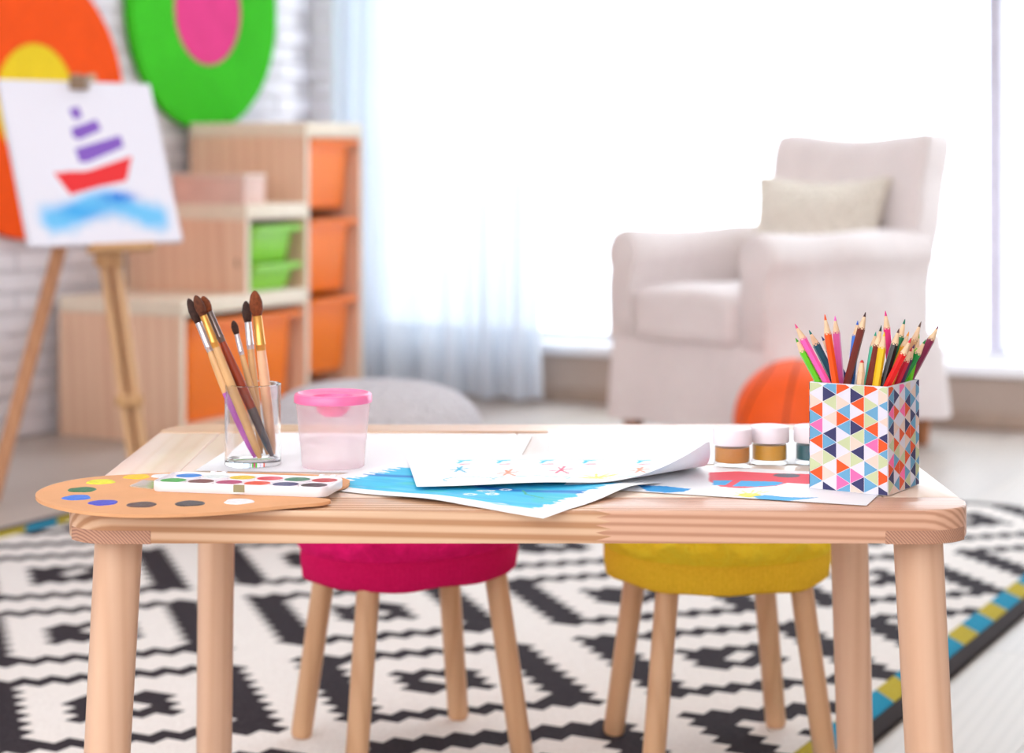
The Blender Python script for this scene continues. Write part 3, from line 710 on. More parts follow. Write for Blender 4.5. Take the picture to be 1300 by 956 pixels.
# big blue painting: its corner hangs over the front edge
LB = 0.297; angB = math.radians(145); 
PB = (0.028, 1.770)
def blue_paint(U, V, X, Y):
    col = blank(U, (248, 248, 250)); n = vnoise(U*26, V*260, 3); n2 = vnoise(U*30, V*90, 5); n3 = vnoise(X*40, Y*40, 6)
    q_ = 0.012
    e = np.minimum(np.minimum(U-0.022-q_*n, V-0.020-q_*n2), np.minimum(0.285-q_*n*2-U, 0.19-V))
    m = np.clip(e/0.0015, 0, 1); put(col, m, (64, 196, 236)); put(col, m*np.clip(n*1.6-0.9, 0, 1)*0.6, (150, 226, 245))
    put(col, m*np.clip((n2-0.55)*3, 0, 1)*0.5, (40, 172, 226)); put(col, m*np.clip((n3-0.62)*4, 0, 1)*0.45, (70, 200, 190))
    # darker band and small white bubbles
    put(col, m*np.clip(1-np.abs(V-0.105-0.01*np.sin(U*40))/0.012, 0, 1)*0.9, (24, 96, 196))
    for px, py, rx, ry in ((597, 629.5, 9, 1.4), (625, 628.5, 9, 1.6), (642, 623, 8, 1.2), (617, 624.5, 12, 1.0)):
        c = T(px, py); a = rx/F*c[1]; b2 = T(px, py-ry)[1]-c[1]; r = np.hypot((X-c[0])/a, (Y-c[1])/max(b2, .003))
        put(col, (r < 1) & (r > 0.45), (240, 246, 250))
    for s in ((690, 634, 668, 629), (668, 629, 664, 624)): put(col, segdist(X, Y, T(*s[:2]), T(*s[2:])) < 0.0012, (80, 180, 150))
    return col
oB = paper('blue_painting', 'sheet painted all over in blue, its corner hanging over the front edge of the table', PB, math.radians(55.5), 0.21, LB, lambda U, V, X, Y: blue_paint(V, U, X, Y), 0.0010,
           lambda U, V, z0: (U, V, z0+0.003*np.exp(-((V-0.13)/0.05)**2-(U/0.04)**2)+0.006*np.exp(-((U-0.15)/0.05)**2-(V/0.05)**2)-0.06*np.clip(1.8065-(PB[1]+U*math.sin(math.radians(55.5))+V*math.cos(math.radians(55.5))), 0, 1)))
# star drawing on top
PS = (-0.0915, 1.903); angS = math.radians(6)
def star_paint(U, V, X, Y):
    col = blank(U, (248, 248, 251)); cy, pk, og, yl = (70, 200, 232), (238, 120, 140), (248, 150, 120), (246, 236, 110)
    def line(p, q, c, w=0.0009): put(col, segdist(X, Y, T(*p), T(*q)) < w, c)
    line((566, 590), (848, 589), (190, 232, 245), 0.0016)
    for x in (590, 640, 695, 749, 818):
        line((x-6, 591), (x+5, 590.6), cy, 0.0028); line((x-8, 594), (x-3, 591), cy, 0.002); line((x-5, 595.5), (x+6, 595.2), pk, 0.002)
    def star(x, y, c, r=10):
        for dx, dy in ((-1, 0.1), (1, -0.15), (0.35, -0.42), (-0.45, 0.32), (0.7, 0.4), (-0.2, -0.3)): line((x, y), (x+dx*r, y+dy*r*0.8), c, 0.0014)
    star(583, 602, (60, 180, 215), 11); star(645, 606.5, og, 13); star(712, 603, (236, 90, 120), 14); star(812, 603, og, 11)
    def blob(pts, c):
        for i in range(len(pts)-1): line(pts[i], pts[i+1], c, 0.0010)
    cl = (150, 208, 235)
    blob([(566, 617.5), (563, 615), (572, 613), (583, 612.2), (600, 612), (622, 613), (628, 615), (620, 617.4)], cl)
    blob([(625, 614), (640, 611.5), (665, 611), (685, 610.2), (700, 612), (718, 612), (724, 614), (716, 615.8)], cl)
    line((787, 611.6), (850, 609.5), cl, 0.0016)
    c = T(757, 613.5); r = np.hypot((X-c[0])/0.017, (Y-c[1])/0.008); put(col, np.clip(1.3-r, 0, 1)*np.clip(vnoise(X*700, Y*160, 9)*2, 0.3, 1), yl)
    for dx, dy in ((-22, 0), (22, -3), (-14, -3), (16, -5), (0, -5), (28, -5)): line((757, 613), (757+dx, 613+dy), yl, 0.0013)
    return col
def star_z(U, V, z0):
    Z = z0+0.0022*np.exp(-((U-0.12)/0.06)**2-(V/0.03)**2)
    s = (U-0.165)*0.62-(V-0.0)*0.78; s = np.clip(s, 0, 1)     # near right corner lifts along a diagonal
    a = np.clip(s/0.055, 0, 1.45); r = 0.055
    dz = np.where(s > 0, r*(1-np.cos(a))*0.75, 0)
    return U-np.where(s > 0, (s-r*np.sin(a))*0.62*0.5, 0), V+np.where(s > 0, (s-r*np.sin(a))*0.6, 0), Z+dz
paper('star_drawing', 'white drawing with rows of small stars, corner curling up, on top of the blue painting', PS, angS, 0.297, 0.19, star_paint, 0.0050, star_z)
# car drawing under the pencil box
PC = (0.048, 1.928); angC = math.radians(-20.5)
def car_paint(U, V, X, Y):
    col = blank(U, (248, 247, 250)); red, blu = (240, 92, 108), (70, 176, 234)
    put(col, inpoly(X, Y, tp((900, 601), (935, 599.5), (985, 602), (1025, 603), (1060, 604), (1060, 616), (1025, 615.5), (1000, 614), (985, 618), (940, 621), (915, 619), (900, 612))), red)
    put(col, inpoly(X, Y, tp((930, 618.5), (940, 611.5), (985, 612.5), (995, 614), (985, 617.5), (960, 619))), blu)
    put(col, inpoly(X, Y, tp((905, 617), (905, 611), (930, 611), (921, 617))), blu)
    c = T(999, 604.8); put(col, np.hypot((X-c[0])/0.0135, (Y-c[1])/0.012) < 1, (108, 112, 124))
    c = T(952, 630); put(col, np.hypot((X-c[0])/0.011, (Y-c[1])/0.011) < 1, (248, 226, 80))
    for dx, dy in ((-22, 1), (-18, -3), (-10, -6), (5, -7), (16, -6), (24, -5), (-26, -1)): put(col, segdist(X, Y, c, T(952+dx, 630+dy)) < 0.0010, (248, 236, 130))
    put(col, inpoly(X, Y, tp((955, 631.5), (972, 629.6), (998, 632.2), (1020, 632.8), (1040, 632.6), (1022, 635), (1004, 636.6), (992, 639.3), (975, 638.5), (965, 635))), blu)
    put(col, inpoly(X, Y, tp((808, 618.5), (845, 618.8), (878, 622), (868, 625.5), (846, 626.8), (822, 624.8))), (58, 160, 228))
    return col
paper('car_drawing', 'white drawing of a red car, a sun and blue clouds under the pencil box', PC, angC, 0.297, 0.178, car_paint, 0.0009,
      lambda U, V, z0: (U, V, z0+0.0035*np.exp(-((U-0.02)/0.05)**2-((V-0.04)/0.05)**2)*np.clip(V/0.02, 0, 1)+0.003*np.exp(-((U-0.21)/0.03)**2)*np.exp(-((V-0.178)/0.012)**2)*0))

# ------------------------------------------------------------------ cardboard palette and watercolour set
PZ = TZ+0.0022
def P3(px, py): return T(px, py, PZ+0.003)
out = [P3(*p) for p in ((419, 635.5), (404, 638.6), (372, 641), (330, 645), (290, 649), (250, 651.6), (205, 653), (160, 653), (115, 650), (75, 643.5), (52, 636), (45, 629), (50, 622), (70, 614), (105, 607), (150, 603), (210, 600.4), (280, 599.6), (340, 600.3), (390, 602), (425, 605), (441, 608.5), (444, 611.5), (440, 615.5), (428, 619), (412, 621.5), (398, 625), (396, 629.5), (404, 632), (416, 633.2))]
def smooth_loop(pts, n=5):
    o_ = []; N = len(pts)
    for i in range(N):
        p0, p1, p2, p3 = (np.array(pts[(i+k) % N]) for k in (-1, 0, 1, 2))
        for k in range(n):
            t_ = k/n; o_.append(tuple(0.5*((2*p1)+(-p0+p2)*t_+(2*p0-5*p1+4*p2-p3)*t_**2+(-p0+3*p1-3*p2+p3)*t_**3)))
    return o_
po = (-0.32, 1.86, PZ)
pal = thing('cardboard_palette', 'brown cardboard painter\'s palette with dried paint daubs, overhanging the left table corner', 'palette', po)
b_ = B(); prism(b_, [(x-po[0], y-po[1]) for x, y in smooth_loop(out)], 0, 0.003)
M_card = mat('palette_cardboard', (226, 166, 120), 0.7, 0.2, 0.06, 14, 0.15, 300); obj('board', b_, M_card, pal)
for px, py, c, rx in ((128, 612, (232, 226, 40), 18), (174, 605.5, (250, 200, 30), 17), (104.5, 622, (44, 112, 70), 18), (97.5, 632, (52, 118, 222), 18), (131, 638.5, (64, 72, 200), 18.5), (180, 641, (92, 68, 66), 19), (241, 639.5, (66, 62, 66), 19), (303, 637, (240, 238, 242), 19), (206, 604.5, (236, 236, 240), 14)):
    c0 = P3(px, py); rx_ = rx/F*c0[1]; b_ = B(); n = 28; r1, r2 = [], []
    for i in range(n):
        a = 2*PI*i/n; k = 1+0.05*math.sin(a*3+px)+0.04*math.sin(a*5+py); r1.append((rx_*k*math.cos(a), rx_*1.02*k*math.sin(a), 0)); r2.append((rx_*.93*k*math.cos(a), rx_*.95*k*math.sin(a), 0.0007))
    loft(b_, [r1, r2]); obj('paint_daub', b_, mat('daub_%d_%d_%d' % c, c, 0.45, 0.4, 0.10, 160, 0.6, 300), pal, (c0[0]-po[0], c0[1]-po[1], 0.003))
WZ = PZ+0.0031
w0 = T(191, 624, WZ); w1 = T(398, 631.5, WZ); wa = math.atan2(w1[1]-w0[1], w1[0]-w0[0])
wset = thing('watercolour_box', 'white plastic watercolour box with two rows of paint pans, open on the palette', 'paint box', (w0[0], w0[1], WZ), wa)
WLn, WD, WH = math.hypot(w1[0]-w0[0], w1[1]-w0[1])+0.012, 0.062, 0.0095
M_wp = mat('white_plastic', (240, 232, 236), 0.3, 0.5, 0.01)
b_ = B(); cx, cy = WLn/2, WD/2; k = 0.006
loft(b_, [rrect(cx-0.001, cy-0.001, 0.009, 0, 6, cx, cy), rrect(cx, cy, 0.01, 0.0015, 6, cx, cy), rrect(cx, cy, 0.01, WH-0.001, 6, cx, cy), rrect(cx-0.0006, cy-0.0006, 0.0095, WH, 6, cx, cy),
          rrect(cx-0.0014, cy-0.0014, 0.009, WH, 6, cx, cy), rrect(cx-0.0018, cy-0.0018, 0.009, WH-0.0022, 6, cx, cy)])
obj('tray', b_, M_wp, wset)
b_ = B(); xc = 0.088; box(b_, xc-0.0055, xc+0.0055, -0.00025, 0.001, 0.0022, WH-0.0003); obj('clasp_notch', b_, mat('notch_plastic', (150, 142, 104), 0.5), wset)
b_ = B(); box(b_, xc-0.0055, xc+0.0055, -0.0014, 0.0005, 0.0008, 0.0022, 0.0003); obj('clasp', b_, M_wp, wset)
pans = [[(60, 170, 70), (120, 60, 66), (180, 50, 110), (232, 74, 40), (44, 50, 110), (40, 40, 48)], [(226, 240, 248), (30, 120, 220), (214, 222, 226), (232, 196, 30), (222, 44, 66), (20, 120, 84)]]
pans[1] = [(30, 130, 224), (232, 240, 246), (232, 200, 30), (222, 48, 70), (22, 122, 86), (190, 56, 56)]
for r in range(2):
    for k in range(6):
        rx, ry = 0.0126, 0.0125; x = 0.0165+k*(WLn-0.033)/5*(1.0) if r == 0 else 0.021+k*(WLn-0.036)/5; x = min(x, WLn-0.0145); y = 0.0165 if r == 0 else 0.0455
        b_ = B(); lathe(b_, [(rx*1.12, 0), (rx*1.14, 0.0012), (rx*1.02, 0.0015), (rx*1.0, 0.0009)], 28, cap1=False); f = obj('pan_ring', b_, M_wp, wset, (x, y, WH-0.0022))
        b_ = B(); lathe(b_, [(rx, 0.0), (rx*.97, 0.0009), (rx*.8, 0.0012), (0.0, 0.0010)], 28); obj('paint_pan', b_, mat('pan_%d_%d_%d' % pans[r][k], pans[r][k], 0.35, 0.5, 0.15, 200, 0.5, 250), wset, (x, y, WH-0.0018))
M_cl = clear('clear_plastic', (250, 252, 252), 1.0, 1.5, 0.25)
for x in (0.045, WLn-0.018):
    b_ = B(); box(b_, x-0.008, x-0.003, WD-0.001, WD+0.004, 0.004, WH+0.0015, 0.0008); box(b_, x+0.003, x+0.008, WD-0.001, WD+0.004, 0.004, WH+0.0015, 0.0008); box(b_, x-0.003, x+0.003, WD, WD+0.003, 0.005, WH+0.0005, 0.0005); obj('hinge', b_, M_wp, wset)
# clear mixing lid swung open to the left
b_ = B(); prism(b_, [(-0.03, 0.022), (-0.003, 0.012), (-0.003, 0.05), (-0.03, 0.056)], 0.0, 0.0012); obj('mixing_flap', b_, M_cl, wset, (0, 0, 0.0))

# ------------------------------------------------------------------ glass of brushes
GX, GY, GR, GH = -0.2709, 2.072, 0.0293, 0.0845; GZ = TZ+0.0006
glass = thing('drinking_glass', 'straight clear tumbler holding paint brushes on the left of the table', 'glass', (GX, GY, GZ))
b_ = B(); lathe(b_, [(GR-0.001, 0), (GR, 0.001), (GR, GH-0.0008), (GR-0.0008, GH), (GR-0.0014, GH), (GR-0.002, GH-0.0008), (GR-0.002, 0.006), (GR-0.004, 0.005), (0, 0.005), (0, 0)], 64, cap0=False, cap1=False, closed=True)
bmesh.ops.remove_doubles(b_, verts=b_.verts[:], dist=1e-4); t = NT('tumbler_glass'); t.bsdf(0.0, 0.5, (1, 1, 1, 1)); t.b.inputs['Transmission Weight'].default_value = 1.0; t.b.inputs['IOR'].default_value = 1.4
obj('tumbler', b_, t.m, glass)
M_bris = {n: mat('bristle_'+n, c, 0.7, 0.3, 0.35, 300, 0.6, 900) for n, c in (('dark', (62, 40, 34)), ('brown', (98, 52, 32)), ('red', (128, 62, 30)))}
M_fer = {}
for n, c in (('silver', (214, 206, 212)), ('gold', (226, 164, 84)), ('steel', (120, 104, 100))):
    m = mat('ferrule_'+n, c, 0.28, 0.5, 0.03); m.node_tree.nodes['Principled BSDF'].inputs['Metallic'].default_value = 0.75; M_fer[n] = m
def hm(n, c): return mat('handle_'+n, c, 0.35, 0.5, 0.06, 60)
def brush(label, tip, tipd, bot, botd, lb, lf_, rb, fer, bris, segs, rm):
    """bottom end on the glass floor, tip above; lb bristle length, lf_ ferrule length, segs: (from, to, material) along the handle 0..1"""
    A = Vector(((tip[0]-650)/F*tipd, tipd, H-(tip[1]-199)*tipd/F)); zb_ = GZ+0.0085
    bx_ = Vector((GX+bot[0], GY+bot[1], zb_)); d = (A-bx_).normalized(); L = (A-bx_).length
    rt = thing('paint_brush', label, 'brush', bx_, 0, 'brushes in the glass')
    def at(s): return d*s
    b_ = B(); rod(b_, [at(L-lb-0.002), at(L-lb*0.8), at(L-lb*0.5), at(L-lb*0.2), at(L-lb*0.06), at(L)], [rb*0.85, rb*1.2, rb*1.28, rb*0.9, rb*0.5, rb*0.15], 16); obj('bristles', b_, M_bris[bris], rt, ang=80)
    f0, f1 = L-lb-lf_, L-lb
    b_ = B(); rod(b_, [at(f0), at(f0+lf_*.12), at(f0+lf_*.14), at(f0+lf_*.18), at(f0+lf_*.2), at(f1)], [rb*0.92, rb*0.94, rb*1.02, rb*1.02, rb*0.94, rb*0.88], 16); obj('ferrule', b_, M_fer[fer], rt, ang=50)
    def rad(t_): return rb*0.86+(rm-rb*0.86)*math.sin(PI*min(1, (1-t_)*1.1))**0.8 if t_ > 0.09 else rb*0.86*max(0.6, (t_/0.09)**0.3)
    for s0, s1, m in segs:
        n = 12; b_ = B(); tt = [s0+(s1-s0)*i/n for i in range(n+1)]; rod(b_, [at(f0*t_) for t_ in tt], [rad(t_) for t_ in tt], 14); obj('handle', b_, m, rt, ang=60)
tan, peach, lil, mah, gre = hm('tan', (220, 172, 118)), hm('peach', (236, 184, 146)), hm('lilac', (186, 92, 186)), hm('mahogany', (150, 54, 26)), hm('slate', (96, 86, 88))
brush('paint brush with dark bristles and lilac handle, leaning furthest left in the glass', (239, 379), 2.072, (0.0035, -0.008), 0, 0.026, 0.034, 0.0042, 'silver', 'dark', [(0.62, 1, tan), (0, 0.62, lil)], 0.0060)
brush('tan paint brush with brown bristles and gold ferrule, second from left in the glass', (248, 375), 2.058, (0.0092, -0.014), 0, 0.021, 0.037, 0.0044, 'gold', 'brown', [(0, 1, tan)], 0.0048)
brush('paint brush with thin reddish bristles and mahogany handle, third from left in the glass', (257, 376), 2.066, (0.020, 0.001), 0, 0.016, 0.036, 0.0040, 'steel', 'red', [(0.42, 1, mah), (0, 0.42, gre)], 0.0052)
brush('smallest paint brush in the glass, short dark tip and slim silver ferrule', (296, 407), 2.080, (0.014, 0.011), 0, 0.013, 0.024, 0.0030, 'silver', 'dark', [(0, 1, tan)], 0.0036)
brush('tan paint brush with dark bristles and silver ferrule, second from right in the glass', (312, 382), 2.092, (0.0065, 0.017), 0, 0.021, 0.030, 0.0041, 'silver', 'dark', [(0, 1, tan)], 0.0042)
brush('tallest paint brush with gold ferrule and peach handle, standing furthest right in the glass', (323, 369), 2.076, (0.0195, 0.012), 0, 0.025, 0.038, 0.0055, 'gold', 'red', [(0, 1, peach)], 0.0056)

# ------------------------------------------------------------------ water pot
pot = thing('water_pot', 'frosted plastic water pot with a pink funnel lid beside the glass', 'pot', (-0.186, 2.06, TZ+0.0006))
b_ = B(); lathe(b_, [(0.0315, 0), (0.0325, 0.001), (0.0345, 0.027), (0.0349, 0.0275), (0.0378, 0.060), (0.0381, 0.0605), (0.0388, 0.0695), (0.0380, 0.0697)], 64, cap0=True, cap1=False)
obj('pot_body', b_, clear('frosted_pot', (255, 250, 250), 0.5, 1.4, 0.34, (255, 243, 244)), pot)
b_ = B(); lathe(b_, [(0.0318, 0.0034), (0.0337, 0.0266), (0.0334, 0.0269), (0.001, 0.0269)], 48, cap0=False); obj('water', b_, clear('water_reflection_haze', (254, 254, 254), 0.5, 1.33, 0.30, (255, 255, 255)), pot)  # white haze in the water stands in for a reflection low on the pot
t = NT('pink_lid_plastic'); t.bsdf(0.3, 0.5, rgba((255, 120, 172))); t.b.inputs['Subsurface Weight'].default_value = 0.3; t.b.inputs['Subsurface Radius'].default_value = (0.02, 0.008, 0.012); t.b.inputs['Subsurface Scale'].default_value = 0.3
b_ = B(); lathe(b_, [(0.0392, 0.0665), (0.0405, 0.067), (0.0405, 0.0735), (0.0395, 0.0755), (0.0365, 0.0765), (0.0345, 0.0750), (0.030, 0.0735), (0.022, 0.0725), (0.017, 0.058), (0.0105, 0.052), (0.0095, 0.052), (0.0158, 0.059), (0.020, 0.070), (0.039, 0.0705)], 64, cap0=False, cap1=False, closed=True)
obj('funnel_lid', b_, t.m, pot)

# ------------------------------------------------------------------ poster paint jars
def jar(x, y, c, label, z=0.0009, nm='a'):
    r_ = thing('paint_jar', label, 'paint jar', (x, y, TZ+z), 0, 'paint jars on the table')
    b_ = B(); lathe(b_, [(0.0185, 0), (0.0192, 0.001), (0.0192, 0.003), (0.0182, 0.0042), (0.0182, 0.0205), (0.016, 0.022), (0.016, 0.0232), (0.0, 0.0232), (0, 0)], 40, cap0=False, cap1=False, closed=True)
    bmesh.ops.remove_doubles(b_, verts=b_.verts[:], dist=1e-4); obj('jar_wall', b_, clear('jar_plastic', (252, 252, 252), 1.0, 1.45, 0.10), r_)
    b_ = B(); lathe(b_, [(0, 0.0046), (0.0172, 0.0046), (0.0177, 0.0052), (0.0177, 0.0198), (0, 0.0200)], 40); obj('paint', b_, mat('jar_paint_'+nm, c, 0.35, 0.5, 0.05, 80), r_)
    b_ = B(); n = 120; rings = []
    for rr, z_ in ((0.0198, 0.0225), (0.0205, 0.0232), (0.0205, 0.0375), (0.0195, 0.0392), (0.0175, 0.0395), (0.0165, 0.0388), (0.001, 0.0388)):
        rings.append([((rr-(0.0003 if i % 2 and rr > 0.02 else 0))*math.cos(2*PI*i/n), (rr-(0.0003 if i % 2 and rr > 0.02 else 0))*math.sin(2*PI*i/n), z_) for i in range(n)])
    loft(b_, rings); obj('lid', b_, mat('jar_lid', (240, 230, 234), 0.4, 0.4, 0.01), r_, ang=60)
jar(0.2288, 2.060, (190, 122, 36), 'jar of ochre brown paint with white lid, the furthest left of the paint jars', nm='ochre')
jar(0.2700, 2.078, (204, 148, 18), 'jar of golden yellow paint with white lid, right beside the ochre brown jar', nm='gold')
jar(0.3160, 2.078, (24, 92, 104), 'jar of dark teal paint with white lid, half hidden behind the pencil box', nm='teal')

# ------------------------------------------------------------------ patterned pencil box
BC = Vector((0.3434, 1.9305, TZ+0.0012)); brz = math.atan2(-0.044, 0.0692); BW, BHt = 0.0405, 0.103
pbox = thing('pencil_box', 'square cardboard box printed with coloured triangles, full of pencils', 'box', BC, brz)
PCOL = {'G': (196, 202, 158), 'W': (220, 214, 227), 'P': (230, 200, 186), 'O': (228, 84, 32), 'B': (104, 160, 196), 'N': (56, 54, 98), 'K': (250, 108, 168)}
keys = 'GWPOBNK'; PM = [mat('print_'+k, PCOL[k], 0.55, 0.3, 0.02) for k in keys]; M_bx = mat('box_board', (226, 222, 228), 0.6, 0.3, 0.02)
b_ = B(); loft(b_, [rrect(BW, BW, 0.0022, z, 3) for z in (0, BHt)]+[rrect(BW-0.0022, BW-0.0022, 0.001, z, 3) for z in (BHt, 0.002)]); obj('box_shell', b_, M_bx, pbox)
front = ['GWPOBKBOWPGOBW', 'BNGWPWNBNGWPWN', 'OWPBOBWGWPOBKB', 'GNOWONGPNGWKNP', 'OWGBGOBKWPBGBW', 'GPBWPWNOBGWOWN', 'OKPBGBWOKWBGBG']
def clip(poly, x0, x1, y0, y1):
    for ax, lim, sg in ((0, x0, 1), (0, x1, -1), (1, y0, 1), (1, y1, -1)):
        o_ = []
        for i in range(len(poly)):
            p, q_ = poly[i], poly[(i+1) % len(poly)]; a, b = sg*(p[ax]-lim), sg*(q_[ax]-lim)
            if a >= 0: o_.append(p)
            if (a >= 0) != (b >= 0): t_ = a/(a-b); o_.append((p[0]+(q_[0]-p[0])*t_, p[1]+(q_[1]-p[1])*t_))
        poly = o_
        if not poly: return []
    return poly
def pattern(cols, place):
    b_ = B(); cw, eh = 0.0142, 0.0153
    for c, s in enumerate(cols):
        for i, ch in enumerate(s):
            y0 = -0.0047+0.00765*i; rgt = (i+c) % 2 == 0          # R: apex on the right
            xa, xb = c*cw, (c+1)*cw; tri = [(xa, y0), (xa, y0+eh), (xb, y0+eh/2)] if rgt else [(xb, y0), (xb, y0+eh), (xa, y0+eh/2)]
            gx, gy = sum(p[0] for p in tri)/3, sum(p[1] for p in tri)/3; tri = [(gx+(p[0]-gx)*0.955, gy+(p[1]-gy)*0.955) for p in tri]
            tri = clip(tri, 0.0008, 2*BW-0.0008, 0.0006, BHt-0.0003)
            if len(tri) < 3: continue
            try: f = b_.faces.new([b_.verts.new(place(x, y)) for x, y in tri]); f.material_index = keys.index(ch)
            except ValueError: pass
    obj('printed_pattern', b_, PM, pbox)
e_ = 0.00012
pattern(front, lambda x, y: (-BW+x, -BW-e_, BHt-y))
rnd = random.Random(5)
def rcols():
    cs = []
    for c in range(6):
        s = ''
        while len(s) < 14:
            k = rnd.choice('GWPOBNWWPONBK')
            if s and s[-1] == k: continue
            s += k
        cs.append(s)
    return cs
pattern(rcols(), lambda x, y: (BW+e_, -BW+x, BHt-y)); pattern(rcols(), lambda x, y: (BW-x, BW+e_, BHt-y)); pattern(rcols(), lambda x, y: (-BW-e_, BW-x, BHt-y))

# ------------------------------------------------------------------ coloured pencils
M_pw = mat('pencil_cedar', (232, 196, 160), 0.6, 0.3, 0.08, 150)
er1, er2 = Vector((math.cos(brz), math.sin(brz), 0)), Vector((-math.sin(brz), math.cos(brz), 0)); RP = 0.0038
pencils = []
def pencil(name, body, lead, tip, cross, layer, tlen=0.019, dt=0.0, label=None, blunt=False):
    # rim crossing: layer 0 touches the front wall, bigger is further back
    df = 1.919-(cross[0]-1026)/102*0.044 if cross[0] <= 1128 else 1.875+(cross[0]-1128)/40*0.067
    d = df+0.007+layer; zr = BC.z+BHt; X = Vector(((cross[0]-650)/F*d, d, 0)); loc = X-Vector((BC.x, BC.y, 0))
    lim = BW-0.0022-RP*1.25; a, b = max(-lim, min(lim, loc.dot(er1))), max(-lim, min(lim, loc.dot(er2)))
    Xc = Vector((BC.x, BC.y, 0))+er1*a+er2*b; zc = H-(cross[1]-199)*Xc.y/F; zc = min(max(zc, zr-0.004), zr+0.004); Xc.z = zr
    td = Xc.y+dt; Tp = Vector(((tip[0]-650)/F*td, td, H-(tip[1]-199)*td/F))
    dr = (Xc-Tp).normalized(); zb_ = BC.z+0.0065; s = (zb_-Xc.z)/dr.z; Bt = Xc+dr*s; loc = Bt-Vector((BC.x, BC.y, 0))
    a2, b2 = max(-lim, min(lim, loc.dot(er1))), max(-lim, min(lim, loc.dot(er2)))
    Bt = Vector((BC.x, BC.y, 0))+er1*a2+er2*b2; Bt.z = zb_
    dr = (Tp-Bt).normalized(); L = (Tp-Bt).length
    rt = thing('pencil', label or (name+' coloured pencil in the triangle box'), 'pencil', Bt, 0, 'coloured pencils in the box')
    q_ = dr.to_track_quat('Z', 'X').to_euler(); tlen *= 0.88; s0 = L-tlen; r0 = random.random()*PI/3
    bm = B(); rings = []
    def ring(z, r, wav=0): return [(r*(1 if i % 2 == 0 else 0.866)*math.cos(2*PI*i/12+r0), r*(1 if i % 2 == 0 else 0.866)*math.sin(2*PI*i/12+r0), z+(wav if i % 2 == 0 else -wav)) for i in range(12)]
    loft(bm, [ring(0, RP), ring(s0, RP, -0.0011)]); obj('barrel', bm, body if not isinstance(body, tuple) else mat('pencil_'+name.replace(' ', '_'), body, 0.3, 0.5, 0.03), rt, (0, 0, 0), q_, ang=20)
    ll = tlen*(0.30 if not blunt else 0.22); rl = RP*(0.34 if not blunt else 0.55)
    bm = B(); lathe(bm, [(RP*0.93, s0-0.0012), (RP*0.86, s0+0.001), (rl, L-ll)], 16); obj('sharpened_wood', bm, M_pw, rt, (0, 0, 0), q_)
    bm = B(); lathe(bm, [(rl, L-ll), (rl*0.30 if not blunt else rl*0.6, L-0.0006), (rl*0.12, L)], 12); obj('lead', bm, mat('lead_%d_%d_%d' % lead, lead, 0.5, 0.3, 0.03), rt, (0, 0, 0), q_)
pencil('lime green', (98, 196, 26), (70, 160, 30), (1010, 429), (1037, 488), 0.0, 0.016, label='lime green pencil leaning furthest left in the triangle box')
pencil('bubblegum pink', (250, 96, 178), (226, 70, 130), (1009, 411), (1049, 489), 0.001, 0.018, label='bubblegum pink pencil leaning left in the box, just above the lime green one')
pencil('dark teal', (18, 88, 108), (20, 110, 100), (1027, 419), (1059, 488), 0.018, 0.017, label='dark teal pencil leaning left behind the orange pencil')
pencil('navy', (38, 54, 116), (40, 44, 110), (1043, 427), (1073, 486), 0.036, 0.017, label='navy pencil mostly hidden behind the orange pencil')
pencil('orange', (246, 82, 10), (240, 84, 24), (1047, 399), (1060.5, 490), 0.001, 0.021, label='orange pencil with a long sharp point at the front left of the box')
pencil('orchid pink', (232, 96, 166), (240, 104, 200), (1060, 401), (1067, 488), 0.022, 0.018, label='orchid pink pencil standing nearly upright behind the orange one')
pencil('blue', (50, 122, 226), (40, 90, 190), (1089, 407), (1080, 488), 0.022, 0.016, label='bright blue pencil half hidden behind the tall brown one')
pencil('tall brown', (110, 38, 30), (72, 40, 44), (1099, 396), (1073, 491), 0.002, 0.018, label='tall reddish brown pencil leaning right in the middle of the box')
pencil('bare wood', M_pw, (206, 58, 58), (1094.5, 457), (1091.5, 492), 0.0, 0.013, label='short bare wood pencil with a blunt red lead at the front of the box', blunt=True)
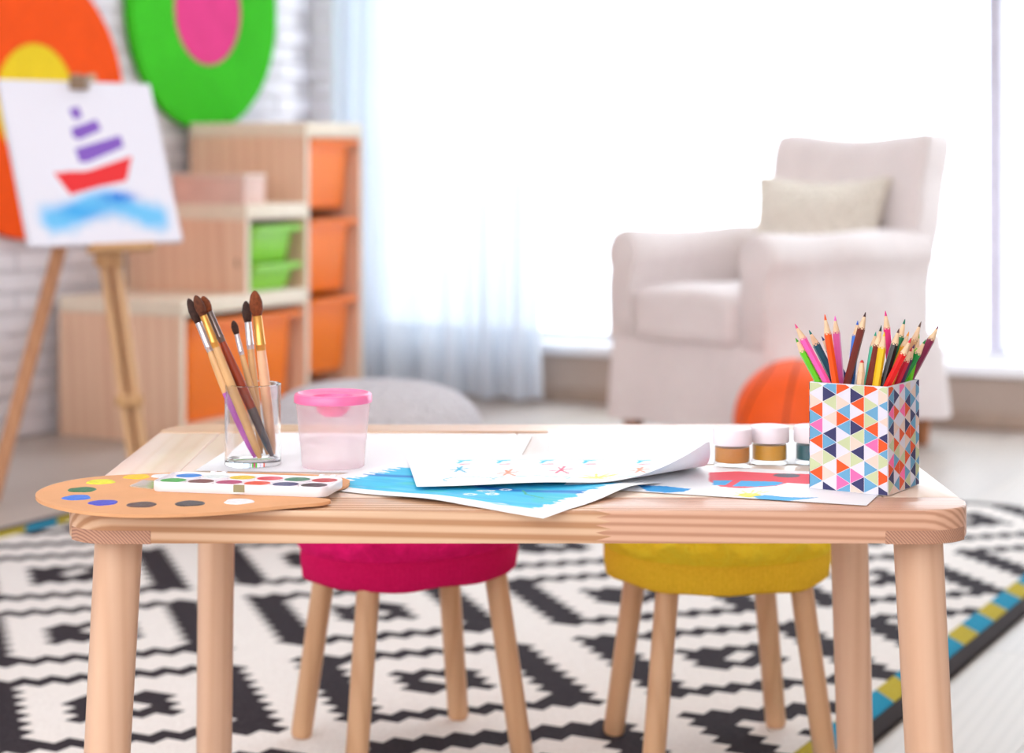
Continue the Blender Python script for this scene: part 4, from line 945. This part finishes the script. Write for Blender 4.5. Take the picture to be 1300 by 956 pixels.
pencil('turquoise', (44, 192, 152), (40, 160, 130), (1112, 421), (1102, 488), 0.022, 0.016, label='turquoise green pencil behind the short brown one')
pencil('short brown', (118, 42, 32), (34, 56, 46), (1119, 413), (1101.5, 492.5), 0.001, 0.022, label='brown pencil with a dark green lead, left of the yellow pencil')
pencil('yellow', (238, 190, 28), (226, 190, 60), (1123, 421), (1111, 493.5), 0.0, 0.017, label='golden yellow pencil at the front of the box')
pencil('hot pink', (234, 50, 124), (222, 40, 130), (1124, 394.5), (1132, 485), 0.032, 0.019, label='hot pink pencil, the tallest near the middle of the box')
pencil('black', (30, 28, 30), (86, 52, 52), (1141.5, 417), (1119.5, 491.5), 0.007, 0.017, label='black pencil leaning right between the yellow and red pencils')
pencil('emerald', (10, 120, 70), (20, 112, 84), (1149, 405), (1128, 488), 0.030, 0.019, label='emerald pencil with a green lead rising behind the black one')
pencil('amber', (244, 170, 30), (240, 150, 40), (1154, 421), (1131, 489), 0.022, 0.017, label='amber pencil behind the black and red pencils')
pencil('natural', (206, 156, 114), (96, 66, 56), (1169.5, 408), (1143, 487), 0.030, 0.022, label='natural tan pencil with a long point behind the red one')
pencil('red', (220, 18, 20), (212, 30, 52), (1157, 429), (1122.5, 494), -0.001, 0.019, label='bright red pencil leaning right at the front corner of the box')
pencil('plum', (76, 36, 80), (70, 40, 80), (1161, 437), (1143, 489), 0.012, 0.016, label='dark plum pencil between the red and green pencils')
pencil('crimson', (206, 26, 62), (190, 30, 60), (1158, 441), (1141, 490), 0.006, 0.016, label='crimson pencil close behind the bright red one')
pencil('grass green', (20, 134, 60), (20, 130, 60), (1175.5, 431), (1148.5, 488.5), 0.004, 0.018, label='grass green pencil leaning right near the right wall of the box')
pencil('bright lime', (112, 214, 36), (80, 180, 40), (1167, 424), (1154, 487), 0.012, 0.016, label='bright lime pencil behind the grass green one')
pencil('burgundy', (128, 22, 68), (120, 34, 60), (1192, 412.5), (1164, 484), 0.0, 0.018, label='burgundy pencil leaning furthest right in the box')
